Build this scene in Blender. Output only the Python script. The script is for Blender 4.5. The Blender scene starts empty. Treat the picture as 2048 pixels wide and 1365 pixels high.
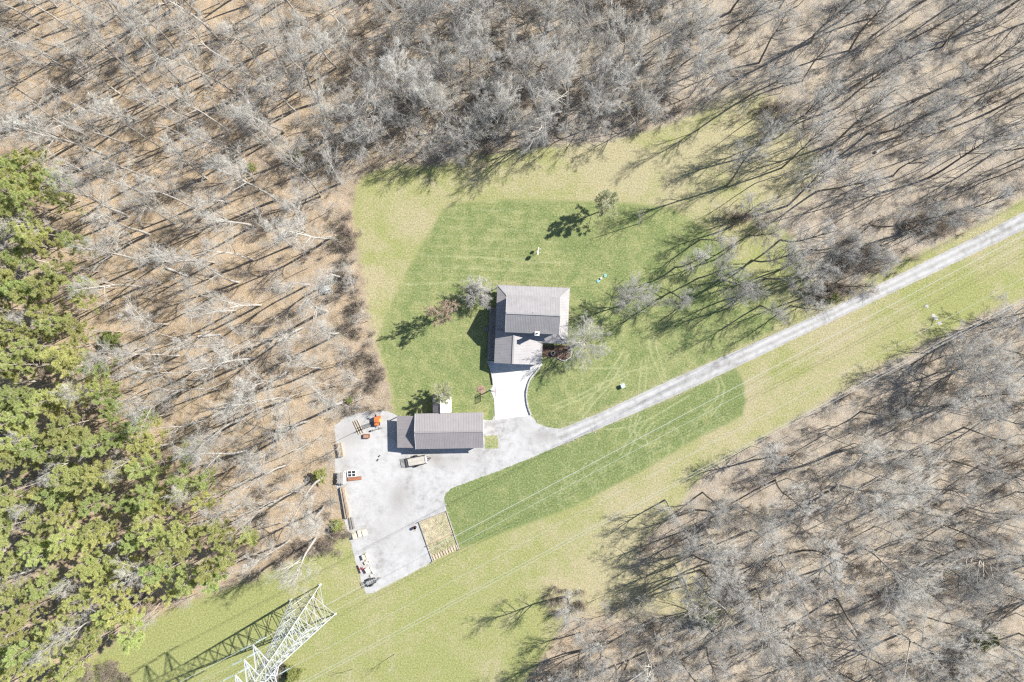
import bpy, bmesh, math, random
import numpy as np
from mathutils import Vector, Matrix, geometry

random.seed(7); rng = np.random.default_rng(7)
scene = bpy.context.scene
COL = scene.collection
R = math.radians

# ------------------------------------------------------------------ camera, world, sun, exposure
CAM_H = 137.0
cam_d = bpy.data.cameras.new('camera'); cam = bpy.data.objects.new('camera', cam_d); COL.objects.link(cam)
cam.location = (0, 0, CAM_H); cam.rotation_euler = (0, 0, 0)
cam_d.sensor_width = 36; cam_d.angle_x = 2 * math.atan(102.4 / CAM_H)
cam_d.clip_start = 1; cam_d.clip_end = 5000
scene.camera = cam

SUN_EL = 41.0
sdx, sdy = 0.9, 0.435
_n = math.hypot(sdx, sdy); sdx /= _n; sdy /= _n
to_sun = Vector((sdx * math.cos(R(SUN_EL)), sdy * math.cos(R(SUN_EL)), math.sin(R(SUN_EL))))
world = bpy.data.worlds.new('World'); scene.world = world; world.use_nodes = True
wn = world.node_tree.nodes; wn.clear()
sky = wn.new('ShaderNodeTexSky'); sky.sky_type = 'NISHITA'; sky.sun_disc = False; sky.ozone_density = 2.5; sky.dust_density = 0.4
sky.sun_elevation = R(SUN_EL); sky.sun_rotation = math.atan2(sdx, sdy)
bg = wn.new('ShaderNodeBackground'); bg.inputs['Strength'].default_value = 0.072
wo = wn.new('ShaderNodeOutputWorld')
world.node_tree.links.new(sky.outputs[0], bg.inputs['Color'])
world.node_tree.links.new(bg.outputs[0], wo.inputs['Surface'])
sun_d = bpy.data.lights.new('sun', 'SUN'); sun_d.energy = 4.6; sun_d.angle = R(0.53); sun_d.color = (1, 0.955, 0.88)
sun = bpy.data.objects.new('sun', sun_d); COL.objects.link(sun)
sun.rotation_euler = to_sun.to_track_quat('Z', 'Y').to_euler(); sun.location = (120, 60, 110)
vs = scene.view_settings
vs.view_transform = 'Standard'; vs.look = 'None'; vs.gamma = 1; vs.use_curve_mapping = False
vs.exposure = 0.9
scene.cycles.use_denoising = False
scene.cycles.max_bounces = 4; scene.cycles.diffuse_bounces = 2; scene.cycles.glossy_bounces = 2
scene.cycles.transparent_max_bounces = 8
scene.cycles.pixel_filter_type = 'BLACKMAN_HARRIS'; scene.cycles.filter_width = 1.3


def Wp(px, py, h=0.0):
    """photo pixel -> place at height h (1 px = 0.1 m on the ground)"""
    k = 0.1 * (CAM_H - h) / CAM_H
    return Vector(((px - 1024) * k, (682.5 - py) * k, h))


# ------------------------------------------------------------------ materials
MATS = {}


def new_mat(name):
    m = bpy.data.materials.new(name); m.use_nodes = True
    nt = m.node_tree; b = nt.nodes['Principled BSDF']
    MATS[name] = m
    return m, nt, b


def ramp(nt, fac, stops, interp='LINEAR'):
    r = nt.nodes.new('ShaderNodeValToRGB'); r.color_ramp.interpolation = interp
    e = r.color_ramp.elements
    while len(e) > 1: e.remove(e[-1])
    e[0].position = stops[0][0]; e[0].color = (*stops[0][1], 1)
    for p, c in stops[1:]:
        x = e.new(p); x.color = (*c, 1)
    nt.links.new(fac, r.inputs[0]); return r.outputs[0]


def noise(nt, vec, scale, detail=3, rough=0.6, dist=0.0):
    n = nt.nodes.new('ShaderNodeTexNoise'); n.inputs['Scale'].default_value = scale
    n.inputs['Detail'].default_value = detail; n.inputs['Roughness'].default_value = rough
    n.inputs['Distortion'].default_value = dist
    if vec is not None: nt.links.new(vec, n.inputs['Vector'])
    return n.outputs['Fac']


def math_n(nt, op, a, b=None, c=None):
    m = nt.nodes.new('ShaderNodeMath'); m.operation = op
    for i, x in enumerate((a, b, c)):
        if x is None: continue
        if isinstance(x, (int, float)): m.inputs[i].default_value = x
        else: nt.links.new(x, m.inputs[i])
    return m.outputs[0]


def mixc(nt, fac, a, b, mode='MIX'):
    m = nt.nodes.new('ShaderNodeMix'); m.data_type = 'RGBA'; m.blend_type = mode
    for sock, x in ((m.inputs['Factor'], fac), (m.inputs[6], a), (m.inputs[7], b)):
        if isinstance(x, (int, float)): sock.default_value = x
        elif isinstance(x, tuple): sock.default_value = (*x, 1)
        else: nt.links.new(x, sock)
    return m.outputs[2]


def maprange(nt, x, a, b, c=0.0, d=1.0, smooth=True):
    m = nt.nodes.new('ShaderNodeMapRange')
    if smooth: m.interpolation_type = 'SMOOTHSTEP'
    nt.links.new(x, m.inputs[0])
    for i, v in enumerate((a, b, c, d)): m.inputs[i + 1].default_value = v
    return m.outputs[0]


def attr(nt, name):
    a = nt.nodes.new('ShaderNodeAttribute'); a.attribute_name = name
    return a.outputs['Fac']


def objcoord(nt):
    return nt.nodes.new('ShaderNodeTexCoord').outputs['Object']


def bump(nt, bsdf, h, strength=0.3, dist=0.05):
    b = nt.nodes.new('ShaderNodeBump'); b.inputs['Strength'].default_value = strength
    b.inputs['Distance'].default_value = dist
    nt.links.new(h, b.inputs['Height']); nt.links.new(b.outputs[0], bsdf.inputs['Normal'])


def translucent(m, k=0.4):
    nt = m.node_tree; b = nt.nodes['Principled BSDF']; out = nt.nodes['Material Output']
    t = nt.nodes.new('ShaderNodeBsdfTranslucent'); mx = nt.nodes.new('ShaderNodeMixShader'); mx.inputs[0].default_value = k
    nt.links.new(b.inputs['Base Color'].links[0].from_socket, t.inputs['Color'])
    nt.links.new(b.outputs[0], mx.inputs[1]); nt.links.new(t.outputs[0], mx.inputs[2]); nt.links.new(mx.outputs[0], out.inputs['Surface'])
    return m


def simple(name, col, rough=0.7, var=0.15, scale=4.0, metal=0.0, randomize=0.0, spec=0.3):
    """surface with grain and wear"""
    m, nt, b = new_mat(name)
    c = objcoord(nt)
    n1 = noise(nt, c, scale, 4, 0.65); n2 = noise(nt, c, scale * 0.13, 2)
    f = math_n(nt, 'ADD', math_n(nt, 'MULTIPLY', n1, 0.6), math_n(nt, 'MULTIPLY', n2, 0.4))
    lo = tuple(max(0, x * (1 - 2.2 * var)) for x in col); hi = tuple(min(1, x * (1 + 2.2 * var)) for x in col)
    out = ramp(nt, f, [(0.3, lo), (0.5, col), (0.7, hi)])
    if randomize:
        oi = nt.nodes.new('ShaderNodeObjectInfo')
        v = maprange(nt, oi.outputs['Random'], 0, 1, 1 - randomize, 1 + randomize, False)
        hs = nt.nodes.new('ShaderNodeHueSaturation'); nt.links.new(out, hs.inputs['Color']); nt.links.new(v, hs.inputs['Value'])
        out = hs.outputs[0]
    nt.links.new(out, b.inputs['Base Color'])
    b.inputs['Roughness'].default_value = rough; b.inputs['Metallic'].default_value = metal
    b.inputs['Specular IOR Level'].default_value = spec
    return m


def terrain_mat():
    m, nt, b = new_mat('terrain')
    c = objcoord(nt)
    fine = noise(nt, c, 3.2, 5, 0.78)
    leaf = noise(nt, c, 5.5, 4, 0.75)
    med = noise(nt, c, 0.55, 4, 0.65)
    big = noise(nt, c, 0.085, 3, 0.6, 0.8)
    big2 = noise(nt, c, 0.19, 3, 0.6, 0.5)
    # leaf litter: orange-brown (west) to pale pinkish (east)
    lw = ramp(nt, leaf, [(0.25, (0.09, 0.066, 0.043)), (0.42, (0.27, 0.202, 0.132)), (0.54, (0.44, 0.335, 0.222)), (0.70, (0.70, 0.61, 0.46))])
    le = ramp(nt, leaf, [(0.25, (0.09, 0.076, 0.058)), (0.42, (0.265, 0.226, 0.176)), (0.54, (0.41, 0.355, 0.280)), (0.70, (0.67, 0.61, 0.51))])
    lit = mixc(nt, attr(nt, 'warm'), le, lw)
    dk = ramp(nt, math_n(nt, 'ADD', math_n(nt, 'MULTIPLY', med, 0.55), math_n(nt, 'MULTIPLY', big2, 0.45)),
              [(0.36, (0.54, 0.53, 0.52)), (0.45, (0.83, 0.825, 0.82)), (0.54, (1.02, 1.01, 1.0)), (0.64, (1.2, 1.19, 1.17))])
    lit = mixc(nt, 1.0, lit, dk, 'MULTIPLY')
    lg_ = ramp(nt, leaf, [(0.25, (0.10, 0.085, 0.072)), (0.42, (0.25, 0.222, 0.195)), (0.54, (0.37, 0.335, 0.30)), (0.70, (0.60, 0.565, 0.52))])
    lit = mixc(nt, maprange(nt, math_n(nt, 'ADD', math_n(nt, 'MULTIPLY', noise(nt, c, 0.33, 4, 0.7, 0.6), 0.7), math_n(nt, 'MULTIPLY', leaf, 0.3)), 0.44, 0.62, 0.0, 0.42), lit, lg_)
    # meadow
    mg = ramp(nt, fine, [(0.28, (0.115, 0.130, 0.045)), (0.46, (0.245, 0.265, 0.098)), (0.58, (0.335, 0.345, 0.150)), (0.74, (0.53, 0.50, 0.28))])
    ms = ramp(nt, fine, [(0.28, (0.18, 0.145, 0.085)), (0.46, (0.34, 0.305, 0.180)), (0.58, (0.43, 0.395, 0.245)), (0.74, (0.62, 0.57, 0.40))])
    patch = math_n(nt, 'ADD', math_n(nt, 'MULTIPLY', big, 0.6), math_n(nt, 'MULTIPLY', med, 0.4))
    straw = math_n(nt, 'ADD', patch, math_n(nt, 'MULTIPLY', attr(nt, 'straw'), 0.35))
    mead = mixc(nt, maprange(nt, straw, 0.44, 0.74), mg, ms)
    # mown lawn
    lg = ramp(nt, fine, [(0.27, (0.058, 0.085, 0.030)), (0.45, (0.138, 0.183, 0.066)), (0.57, (0.222, 0.262, 0.108)), (0.72, (0.47, 0.47, 0.28))])
    ly = ramp(nt, fine, [(0.27, (0.105, 0.118, 0.046)), (0.45, (0.222, 0.243, 0.098)), (0.57, (0.312, 0.324, 0.150)), (0.72, (0.54, 0.52, 0.32))])
    lawn = mixc(nt, maprange(nt, math_n(nt, 'ADD', math_n(nt, 'MULTIPLY', big2, 0.45), math_n(nt, 'SUBTRACT', math_n(nt, 'MULTIPLY', med, 0.55), math_n(nt, 'MULTIPLY', attr(nt, 'lush'), 0.08))), 0.40, 0.62), lg, ly)
    # mower stripes: passes about two metres wide
    sep = nt.nodes.new('ShaderNodeSeparateXYZ'); nt.links.new(c, sep.inputs[0])
    yy = math_n(nt, 'ADD', sep.outputs[1], math_n(nt, 'MULTIPLY', sep.outputs[0], 0.045))
    yy = math_n(nt, 'ADD', yy, math_n(nt, 'MULTIPLY', big2, 2.2))
    st = math_n(nt, 'SINE', math_n(nt, 'MULTIPLY', yy, 2 * math.pi / 1.9))
    st = math_n(nt, 'MULTIPLY', maprange(nt, st, 0.35, 1.0), attr(nt, 'stripe'))
    lawn = mixc(nt, math_n(nt, 'MULTIPLY', math_n(nt, 'MULTIPLY', st, maprange(nt, big2, 0.35, 0.6, 0.1, 1.0)), 0.24), lawn, (0.40, 0.41, 0.23))
    tr = math_n(nt, 'MULTIPLY', attr(nt, 'track'), maprange(nt, fine, 0.3, 0.6, 0.25, 0.85))
    lawn = mixc(nt, math_n(nt, 'MULTIPLY', tr, 0.7), lawn, (0.46, 0.465, 0.27))
    # blend with ragged edges
    e1 = math_n(nt, 'ADD', attr(nt, 'sd_grass'), math_n(nt, 'MULTIPLY', math_n(nt, 'SUBTRACT', math_n(nt, 'ADD', math_n(nt, 'MULTIPLY', med, 0.6), math_n(nt, 'MULTIPLY', fine, 0.4)), 0.5), 5.5))
    col = mixc(nt, maprange(nt, e1, -0.9, 0.9), lit, mead)
    e2 = math_n(nt, 'ADD', attr(nt, 'sd_lawn'), math_n(nt, 'MULTIPLY', math_n(nt, 'SUBTRACT', fine, 0.5), 2.2))
    e2 = math_n(nt, 'ADD', e2, math_n(nt, 'MULTIPLY', math_n(nt, 'SUBTRACT', med, 0.5), 1.2))
    e2 = math_n(nt, 'ADD', e2, math_n(nt, 'MULTIPLY', math_n(nt, 'SUBTRACT', med, 0.5), math_n(nt, 'MULTIPLY', attr(nt, 'soft'), 9.0)))
    col = mixc(nt, maprange(nt, e2, -0.45, 0.45), col, lawn)
    col = mixc(nt, math_n(nt, 'MULTIPLY', attr(nt, 'bare'), maprange(nt, med, 0.35, 0.6)), col, ms)
    nt.links.new(col, b.inputs['Base Color'])
    b.inputs['Roughness'].default_value = 0.95; b.inputs['Specular IOR Level'].default_value = 0.1
    bump(nt, b, math_n(nt, 'ADD', leaf, math_n(nt, 'MULTIPLY', med, 0.6)), 0.55, 0.16)
    return m


def gravel_mat(name, track=False):
    m, nt, b = new_mat(name)
    c = objcoord(nt)
    fine = noise(nt, c, 9, 4, 0.8); med = noise(nt, c, 0.7, 4, 0.7); big = noise(nt, c, 0.11, 3, 0.6, 1.0)
    col = ramp(nt, fine, [(0.25, (0.36, 0.36, 0.36)), (0.5, (0.445, 0.444, 0.444)), (0.75, (0.525, 0.525, 0.524))])
    d = math_n(nt, 'ADD', math_n(nt, 'MULTIPLY', med, 0.6), math_n(nt, 'MULTIPLY', big, 0.4))
    dirt = ramp(nt, d, [(0.38, (0.70, 0.69, 0.67)), (0.46, (0.90, 0.895, 0.885)), (0.54, (1.02, 1.02, 1.02)), (0.64, (1.10, 1.10, 1.10))])
    col = mixc(nt, 1.0, col, dirt, 'MULTIPLY')
    if track:
        u = attr(nt, 'across')
        a = math_n(nt, 'ABSOLUTE', math_n(nt, 'ADD', u, math_n(nt, 'MULTIPLY', math_n(nt, 'SUBTRACT', med, 0.5), 0.16)))
        w = ramp(nt, a, [(0.0, (0.80, 0.80, 0.78)), (0.16, (0.88, 0.88, 0.87)), (0.36, (1.03, 1.03, 1.03)), (0.58, (1.03, 1.03, 1.03)), (0.76, (0.84, 0.84, 0.84)), (1.0, (0.93, 0.92, 0.90))])
        col = mixc(nt, 1.0, col, w, 'MULTIPLY')
    else:
        t = ramp(nt, attr(nt, 'stain'), [(0.0, (1, 1, 1)), (1.0, (0.58, 0.53, 0.48))])
        col = mixc(nt, maprange(nt, med, 0.3, 0.6), col, mixc(nt, 1.0, col, t, 'MULTIPLY'))
    nt.links.new(col, b.inputs['Base Color']); b.inputs['Roughness'].default_value = 0.95
    b.inputs['Specular IOR Level'].default_value = 0.15
    bump(nt, b, fine, 0.4, 0.04)
    return m


def tree_mat(name, c1, c2, rnd=0.22, hue=0.0, rough=0.9):
    m, nt, b = new_mat(name)
    c = objcoord(nt)
    f = noise(nt, c, 1.7, 3, 0.7)
    col = ramp(nt, f, [(0.33, c1), (0.66, c2)])
    oi = nt.nodes.new('ShaderNodeObjectInfo'); rv = oi.outputs['Random']
    hs = nt.nodes.new('ShaderNodeHueSaturation')
    nt.links.new(col, hs.inputs['Color'])
    nt.links.new(maprange(nt, rv, 0, 1, 1 - rnd, 1 + rnd, False), hs.inputs['Value'])
    if hue:
        r2 = math_n(nt, 'FRACT', math_n(nt, 'MULTIPLY', rv, 7.31))
        nt.links.new(maprange(nt, r2, 0, 1, 0.5 - hue, 0.5 + hue * 0.7, False), hs.inputs['Hue'])
    nt.links.new(hs.outputs[0], b.inputs['Base Color'])
    b.inputs['Roughness'].default_value = rough; b.inputs['Specular IOR Level'].default_value = 0.12
    return m


TERRAIN = terrain_mat()
GRAVEL = gravel_mat('gravel'); ROADM = gravel_mat('lane_gravel', True)
CONC = simple('pale_concrete', (0.57, 0.567, 0.56), 0.85, 0.09, 1.2)
ROOF = simple('taupe_metal_roof', (0.285, 0.264, 0.268), 0.5, 0.05, 0.8, spec=0.45)
ROOFH = simple('grey_metal_roof', (0.318, 0.306, 0.310), 0.5, 0.07, 0.8, spec=0.5)
ROOFW = simple('white_metal_roof', (0.70, 0.69, 0.69), 0.45, 0.04, 0.8, spec=0.5)
SIDING = simple('cream_siding', (0.55, 0.52, 0.46), 0.7, 0.06, 2)
BARNW = simple('barn_metal_siding', (0.40, 0.37, 0.33), 0.6, 0.06, 2)
TRIM = simple('white_trim', (0.72, 0.72, 0.70), 0.5, 0.04, 3)
GLASS = simple('window_glass', (0.03, 0.04, 0.05), 0.08, 0.05, 2, spec=0.8)
DECK = simple('weathered_deck_wood', (0.27, 0.25, 0.235), 0.8, 0.18, 5, randomize=0.12)
WOOD = simple('raw_lumber', (0.47, 0.385, 0.29), 0.8, 0.2, 6, randomize=0.32)
GWOOD = simple('grey_lumber', (0.33, 0.31, 0.29), 0.85, 0.15, 6, randomize=0.2)
TWOOD = simple('trailer_deck_wood', (0.50, 0.47, 0.42), 0.85, 0.12, 5, randomize=0.10)
BLACK = simple('black_steel', (0.028, 0.028, 0.03), 0.5, 0.2, 6)
RUBBER = simple('rubber', (0.02, 0.02, 0.02), 0.85, 0.15, 6)
STEEL = simple('galvanised_steel', (0.50, 0.52, 0.525), 0.5, 0.05, 6, metal=0.0, spec=0.5)
GSTEEL = simple('grey_steel', (0.16, 0.165, 0.17), 0.55, 0.15, 6)
MESHM = simple('grey_expanded_mesh', (0.36, 0.37, 0.37), 0.6, 0.1, 6)
WHITE = simple('white_paint', (0.74, 0.74, 0.72), 0.5, 0.06, 6)
ORANGE = simple('orange_paint', (0.62, 0.17, 0.055), 0.6, 0.28, 7)
YELLOW = simple('yellow_paint', (0.62, 0.45, 0.10), 0.5, 0.12, 5)
RED = simple('dark_red_paint', (0.33, 0.03, 0.035), 0.5, 0.18, 6)
RUST = simple('rusty_steel', (0.34, 0.15, 0.09), 0.85, 0.25, 6)
RUSTIN = simple('rusty_inside', (0.36, 0.22, 0.16), 0.9, 0.2, 6)
STONE = simple('cream_limestone', (0.56, 0.52, 0.43), 0.9, 0.12, 4, randomize=0.12)
BLOCK = simple('grey_stone_block', (0.44, 0.44, 0.42), 0.9, 0.12, 4, randomize=0.12)
PALE = simple('pale_stone', (0.46, 0.455, 0.44), 0.9, 0.12, 4, randomize=0.1)
MULCH = simple('mulch', (0.14, 0.095, 0.07), 0.95, 0.4, 9)
PMULCH = simple('reddish_mulch', (0.30, 0.20, 0.15), 0.95, 0.3, 9)
BRICK = simple('chimney_brick', (0.40, 0.37, 0.34), 0.9, 0.15, 8)
GREENBOX = simple('pale_green_paint', (0.47, 0.53, 0.49), 0.5, 0.05, 3)
TEAL = simple('teal_plastic', (0.22, 0.46, 0.44), 0.5, 0.1, 5)
TANK = simple('grey_plastic', (0.42, 0.44, 0.44), 0.55, 0.06, 3)
SOIL = simple('garden_soil', (0.40, 0.345, 0.23), 0.95, 0.3, 7)
STRAW = simple('straw', (0.58, 0.53, 0.38), 0.95, 0.2, 7)
GREENP = simple('garden_green', (0.22, 0.31, 0.09), 0.9, 0.3, 6)
DARKP = simple('dark_foliage', (0.06, 0.10, 0.035), 0.9, 0.3, 6)
BLUEG = simple('glass_insulator', (0.40, 0.48, 0.52), 0.25, 0.05, 5, spec=0.7)
CABLE = simple('aluminium_cable', (0.52, 0.53, 0.51), 0.5, 0.04, 5)
LOGW = simple('split_firewood', (0.32, 0.24, 0.17), 0.9, 0.25, 5, randomize=0.2)
BARKP = tree_mat('pale_bark', (0.33, 0.305, 0.275), (0.52, 0.495, 0.455), 0.2)
BARKD = tree_mat('dark_bark', (0.13, 0.115, 0.10), (0.235, 0.215, 0.195), 0.2)
TWIGP = tree_mat('pale_twigs', (0.44, 0.425, 0.385), (0.60, 0.585, 0.54), 0.18)
TWIGG = tree_mat('grey_twigs', (0.40, 0.39, 0.365), (0.545, 0.535, 0.505), 0.2)
TWIGW = tree_mat('silver_twigs', (0.42, 0.405, 0.38), (0.53, 0.515, 0.49), 0.06)
BRUSHM = tree_mat('brown_brush', (0.26, 0.215, 0.17), (0.43, 0.375, 0.305), 0.35, 0.02)
NEEDLE = translucent(tree_mat('pine_needles', (0.475, 0.545, 0.23), (0.73, 0.765, 0.355), 0.15, 0.025), .5)
PALEN = translucent(tree_mat('pale_pine_needles', (0.50, 0.52, 0.34), (0.66, 0.66, 0.44), 0.1), .45)
CEDAR = translucent(tree_mat('evergreen_leaves', (0.24, 0.29, 0.11), (0.44, 0.47, 0.18), 0.25, 0.02), .4)
OAKL = translucent(tree_mat('dry_oak_leaves', (0.47, 0.345, 0.235), (0.66, 0.53, 0.39), 0.08, 0.008), .35)
PBARK = tree_mat('pine_bark', (0.30, 0.255, 0.22), (0.48, 0.43, 0.385), 0.15)
gm, gnt, gb = new_mat('clear_backboard')
_t = gnt.nodes.new('ShaderNodeBsdfTransparent'); _mx = gnt.nodes.new('ShaderNodeMixShader'); _mx.inputs[0].default_value = 0.25
_n2 = noise(gnt, objcoord(gnt), 3); gnt.links.new(ramp(gnt, _n2, [(0.3, (0.6, 0.62, 0.63)), (0.7, (0.7, 0.72, 0.73))]), gb.inputs['Base Color'])
gb.inputs['Roughness'].default_value = 0.15
gnt.links.new(_t.outputs[0], _mx.inputs[1]); gnt.links.new(gb.outputs[0], _mx.inputs[2])
gnt.links.new(_mx.outputs[0], gnt.nodes['Material Output'].inputs['Surface'])


# ------------------------------------------------------------------ object helpers
def link(name, me, mat=None, parent=None, loc=None, rz=0.0):
    o = bpy.data.objects.new(name, me); COL.objects.link(o)
    if mat and me and not me.materials: me.materials.append(mat)
    if parent: o.parent = parent
    if loc is not None: o.location = loc
    if rz: o.rotation_euler.z = rz
    return o


def tag(o, label, cat, group=None):
    o['label'] = label; o['category'] = cat
    if group: o['group'] = group
    return o


def thing(name, label, cat, loc=(0, 0, 0), rz=0.0, group=None):
    o = bpy.data.objects.new(name, None); COL.objects.link(o); o.empty_display_size = 0.3
    o.location = loc; o.rotation_euler.z = rz
    return tag(o, label, cat, group)


def copy_tree(src, loc, rz=0.0, scale=(1, 1, 1), parent=None, label=None, group=None):
    c = src.copy(); COL.objects.link(c); c.location = loc; c.rotation_euler.z = rz; c.scale = scale
    if label: c['label'] = label
    if group: c['group'] = group
    for ch in src.children:
        d = ch.copy(); COL.objects.link(d); d.parent = c
        for g in ch.children:
            e = g.copy(); COL.objects.link(e); e.parent = d
    return c


class MB:
    def __init__(s): s.v = []; s.f = []

    def add(s, vs_, fs):
        k = len(s.v); s.v += [tuple(x) for x in vs_]; s.f += [tuple(i + k for i in f) for f in fs]; return s

    def box(s, cx, cy, cz, sx, sy, sz, rz=0.0, tilt=0.0):
        m = Matrix.Rotation(rz, 3, 'Z') @ Matrix.Rotation(tilt, 3, 'Y')
        p = [Vector((cx, cy, cz)) + m @ Vector((a * sx / 2, b * sy / 2, c * sz / 2)) for c in (-1, 1) for a, b in ((-1, -1), (1, -1), (1, 1), (-1, 1))]
        return s.add(p, [(3, 2, 1, 0), (4, 5, 6, 7), (0, 1, 5, 4), (1, 2, 6, 5), (2, 3, 7, 6), (3, 0, 4, 7)])

    def bar(s, p, q, w, h=None):
        p, q = Vector(p), Vector(q); d = (q - p).normalized(); h = h or w
        up = Vector((0, 0, 1)) if abs(d.z) < 0.95 else Vector((1, 0, 0))
        a = d.cross(up).normalized(); b = a.cross(d)
        pts = [x + a * (i * w / 2) + b * (j * h / 2) for x in (p, q) for i, j in ((-1, -1), (1, -1), (1, 1), (-1, 1))]
        return s.add(pts, [(0, 1, 2, 3), (7, 6, 5, 4), (0, 4, 5, 1), (1, 5, 6, 2), (2, 6, 7, 3), (3, 7, 4, 0)])

    def cyl(s, p, q, r0, r1=None, n=12, caps=True):
        p, q = Vector(p), Vector(q); r1 = r0 if r1 is None else r1; d = (q - p).normalized()
        up = Vector((0, 0, 1)) if abs(d.z) < 0.95 else Vector((1, 0, 0))
        a = d.cross(up).normalized(); b = d.cross(a)
        pts = [x + (a * math.cos(t * 2 * math.pi / n) + b * math.sin(t * 2 * math.pi / n)) * r for x, r in ((p, r0), (q, r1)) for t in range(n)]
        fs = [(i, (i + 1) % n, n + (i + 1) % n, n + i) for i in range(n)]
        if caps: fs += [tuple(range(n - 1, -1, -1)), tuple(range(n, 2 * n))]
        return s.add(pts, fs)

    def lathe(s, prof, n=16, c=(0, 0, 0)):
        pts = []; fs = []
        for r, z in prof:
            pts += [(c[0] + r * math.cos(2 * math.pi * i / n), c[1] + r * math.sin(2 * math.pi * i / n), c[2] + z) for i in range(n)]
        for k in range(len(prof) - 1):
            fs += [(k * n + i, k * n + (i + 1) % n, (k + 1) * n + (i + 1) % n, (k + 1) * n + i) for i in range(n)]
        return s.add(pts, fs)

    def torus(s, c, r, t, n=16, m=6):
        pts = []; fs = []
        for i in range(n):
            a = 2 * math.pi * i / n
            for j in range(m):
                b = 2 * math.pi * j / m
                pts.append((c[0] + (r + t * math.cos(b)) * math.cos(a), c[1] + (r + t * math.cos(b)) * math.sin(a), c[2] + t * math.sin(b)))
        for i in range(n):
            for j in range(m):
                fs.append((i * m + j, ((i + 1) % n) * m + j, ((i + 1) % n) * m + (j + 1) % m, i * m + (j + 1) % m))
        return s.add(pts, fs)

    def prism(s, poly, z0, z1):
        n = len(poly)
        pts = [(x, y, z0) for x, y in poly] + [(x, y, z1) for x, y in poly]
        tri = geometry.tessellate_polygon([[Vector((x, y, 0)) for x, y in poly]])
        fs = [(i, (i + 1) % n, n + (i + 1) % n, n + i) for i in range(n)]
        for t in tri:
            a, b, c = (Vector((*poly[i], 0)) for i in t)
            t = t if (b - a).cross(c - a).z > 0 else tuple(reversed(t))
            fs += [tuple(n + i for i in t), tuple(reversed(t))]
        area = sum(poly[i][0] * poly[(i + 1) % n][1] - poly[(i + 1) % n][0] * poly[i][1] for i in range(n))
        if area < 0: fs = [tuple(reversed(f)) if len(f) == 4 else f for f in fs]
        return s.add(pts, fs)

    def rock(s, c, r, flat=0.6, seed=0):
        rr = random.Random(seed)
        bm = bmesh.new(); bmesh.ops.create_icosphere(bm, subdivisions=1, radius=1)
        k = len(s.v); 
        for v in bm.verts:
            q = v.co * (r * rr.uniform(0.75, 1.15)); s.v.append((c[0] + q.x * 1.2, c[1] + q.y, c[2] + q.z * flat))
        for f in bm.faces: s.f.append(tuple(v.index + k for v in f.verts))
        bm.free(); return s

    def mesh(s, name):
        me = bpy.data.meshes.new(name); me.from_pydata(s.v, [], s.f); me.update(); return me

    def build(s, name, mat, parent=None, loc=None, rz=0.0, bevel=0.0):
        me = s.mesh(name)
        if bevel:
            bm = bmesh.new(); bm.from_mesh(me)
            bmesh.ops.bevel(bm, geom=bm.edges[:], offset=bevel, segments=1, affect='EDGES'); bm.to_mesh(me); bm.free()
        return link(name, me, mat, parent, loc, rz)


def np_mesh(name, V, F):
    """V (n,3); F list of int arrays (m,k)"""
    me = bpy.data.meshes.new(name)
    me.vertices.add(len(V)); me.vertices.foreach_set('co', np.ascontiguousarray(V, dtype=np.float32).ravel())
    loops = np.concatenate([f.ravel() for f in F]).astype(np.int32)
    tot = np.concatenate([np.full(len(f), f.shape[1], np.int32) for f in F])
    start = np.concatenate([[0], np.cumsum(tot)[:-1]]).astype(np.int32)
    me.loops.add(len(loops)); me.loops.foreach_set('vertex_index', loops)
    me.polygons.add(len(tot)); me.polygons.foreach_set('loop_start', start); me.polygons.foreach_set('loop_total', tot)
    me.update(calc_edges=True); return me


# ------------------------------------------------------------------ terrain
P = lambda *a: np.array(a, float)
OPEN = P((60, 1450), (150, 1345), (210, 1298), (300, 1240), (400, 1195), (480, 1168), (560, 1135), (640, 1095), (680, 1072), (704, 1075), (694, 1040), (680, 960),
         (678, 870), (700, 842), (740, 832), (785, 822), (782, 775), (757, 715), (742, 660), (730, 570), (712, 480), (706, 420), (712, 372), (735, 345),
         (800, 330), (870, 333), (960, 308), (1030, 300), (1120, 292), (1200, 288), (1300, 262), (1360, 240), (1440, 215), (1470, 250), (1452, 300),
         (1430, 370), (1425, 410), (1480, 432), (1550, 445), (1590, 480), (1610, 530), (1640, 575), (1690, 585), (1730, 556), (1800, 522), (1880, 490), (1980, 435), (2048, 398), (2300, 268),
         (2300, 470), (2048, 598), (1960, 630), (1880, 675), (1780, 722), (1640, 808), (1500, 890), (1430, 930), (1390, 965), (1360, 1010), (1300, 1070), (1270, 1110),
         (1255, 1170), (1200, 1185), (1150, 1225), (1120, 1260), (1090, 1310), (1050, 1365), (1000, 1450))
LAWN1 = P((905, 408), (1000, 400), (1130, 402), (1230, 404), (1340, 415), (1400, 450), (1450, 490), (1510, 560), (1560, 620), (1540, 668), (1348, 758), (1140, 852), (1115, 860),
          (1000, 900), (800, 900), (790, 830), (786, 775), (770, 730), (756, 690), (770, 640), (790, 590), (815, 545), (838, 500), (868, 450), (885, 420))
LAWN2 = P((880, 995), (900, 960), (1100, 890), (1348, 785), (1470, 735), (1486, 760), (1491, 800), (1484, 832), (1440, 855), (1390, 880), (1280, 945), (1150, 1012), (1050, 1050), (1000, 1068), (918, 1097), (890, 1025))
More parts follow.
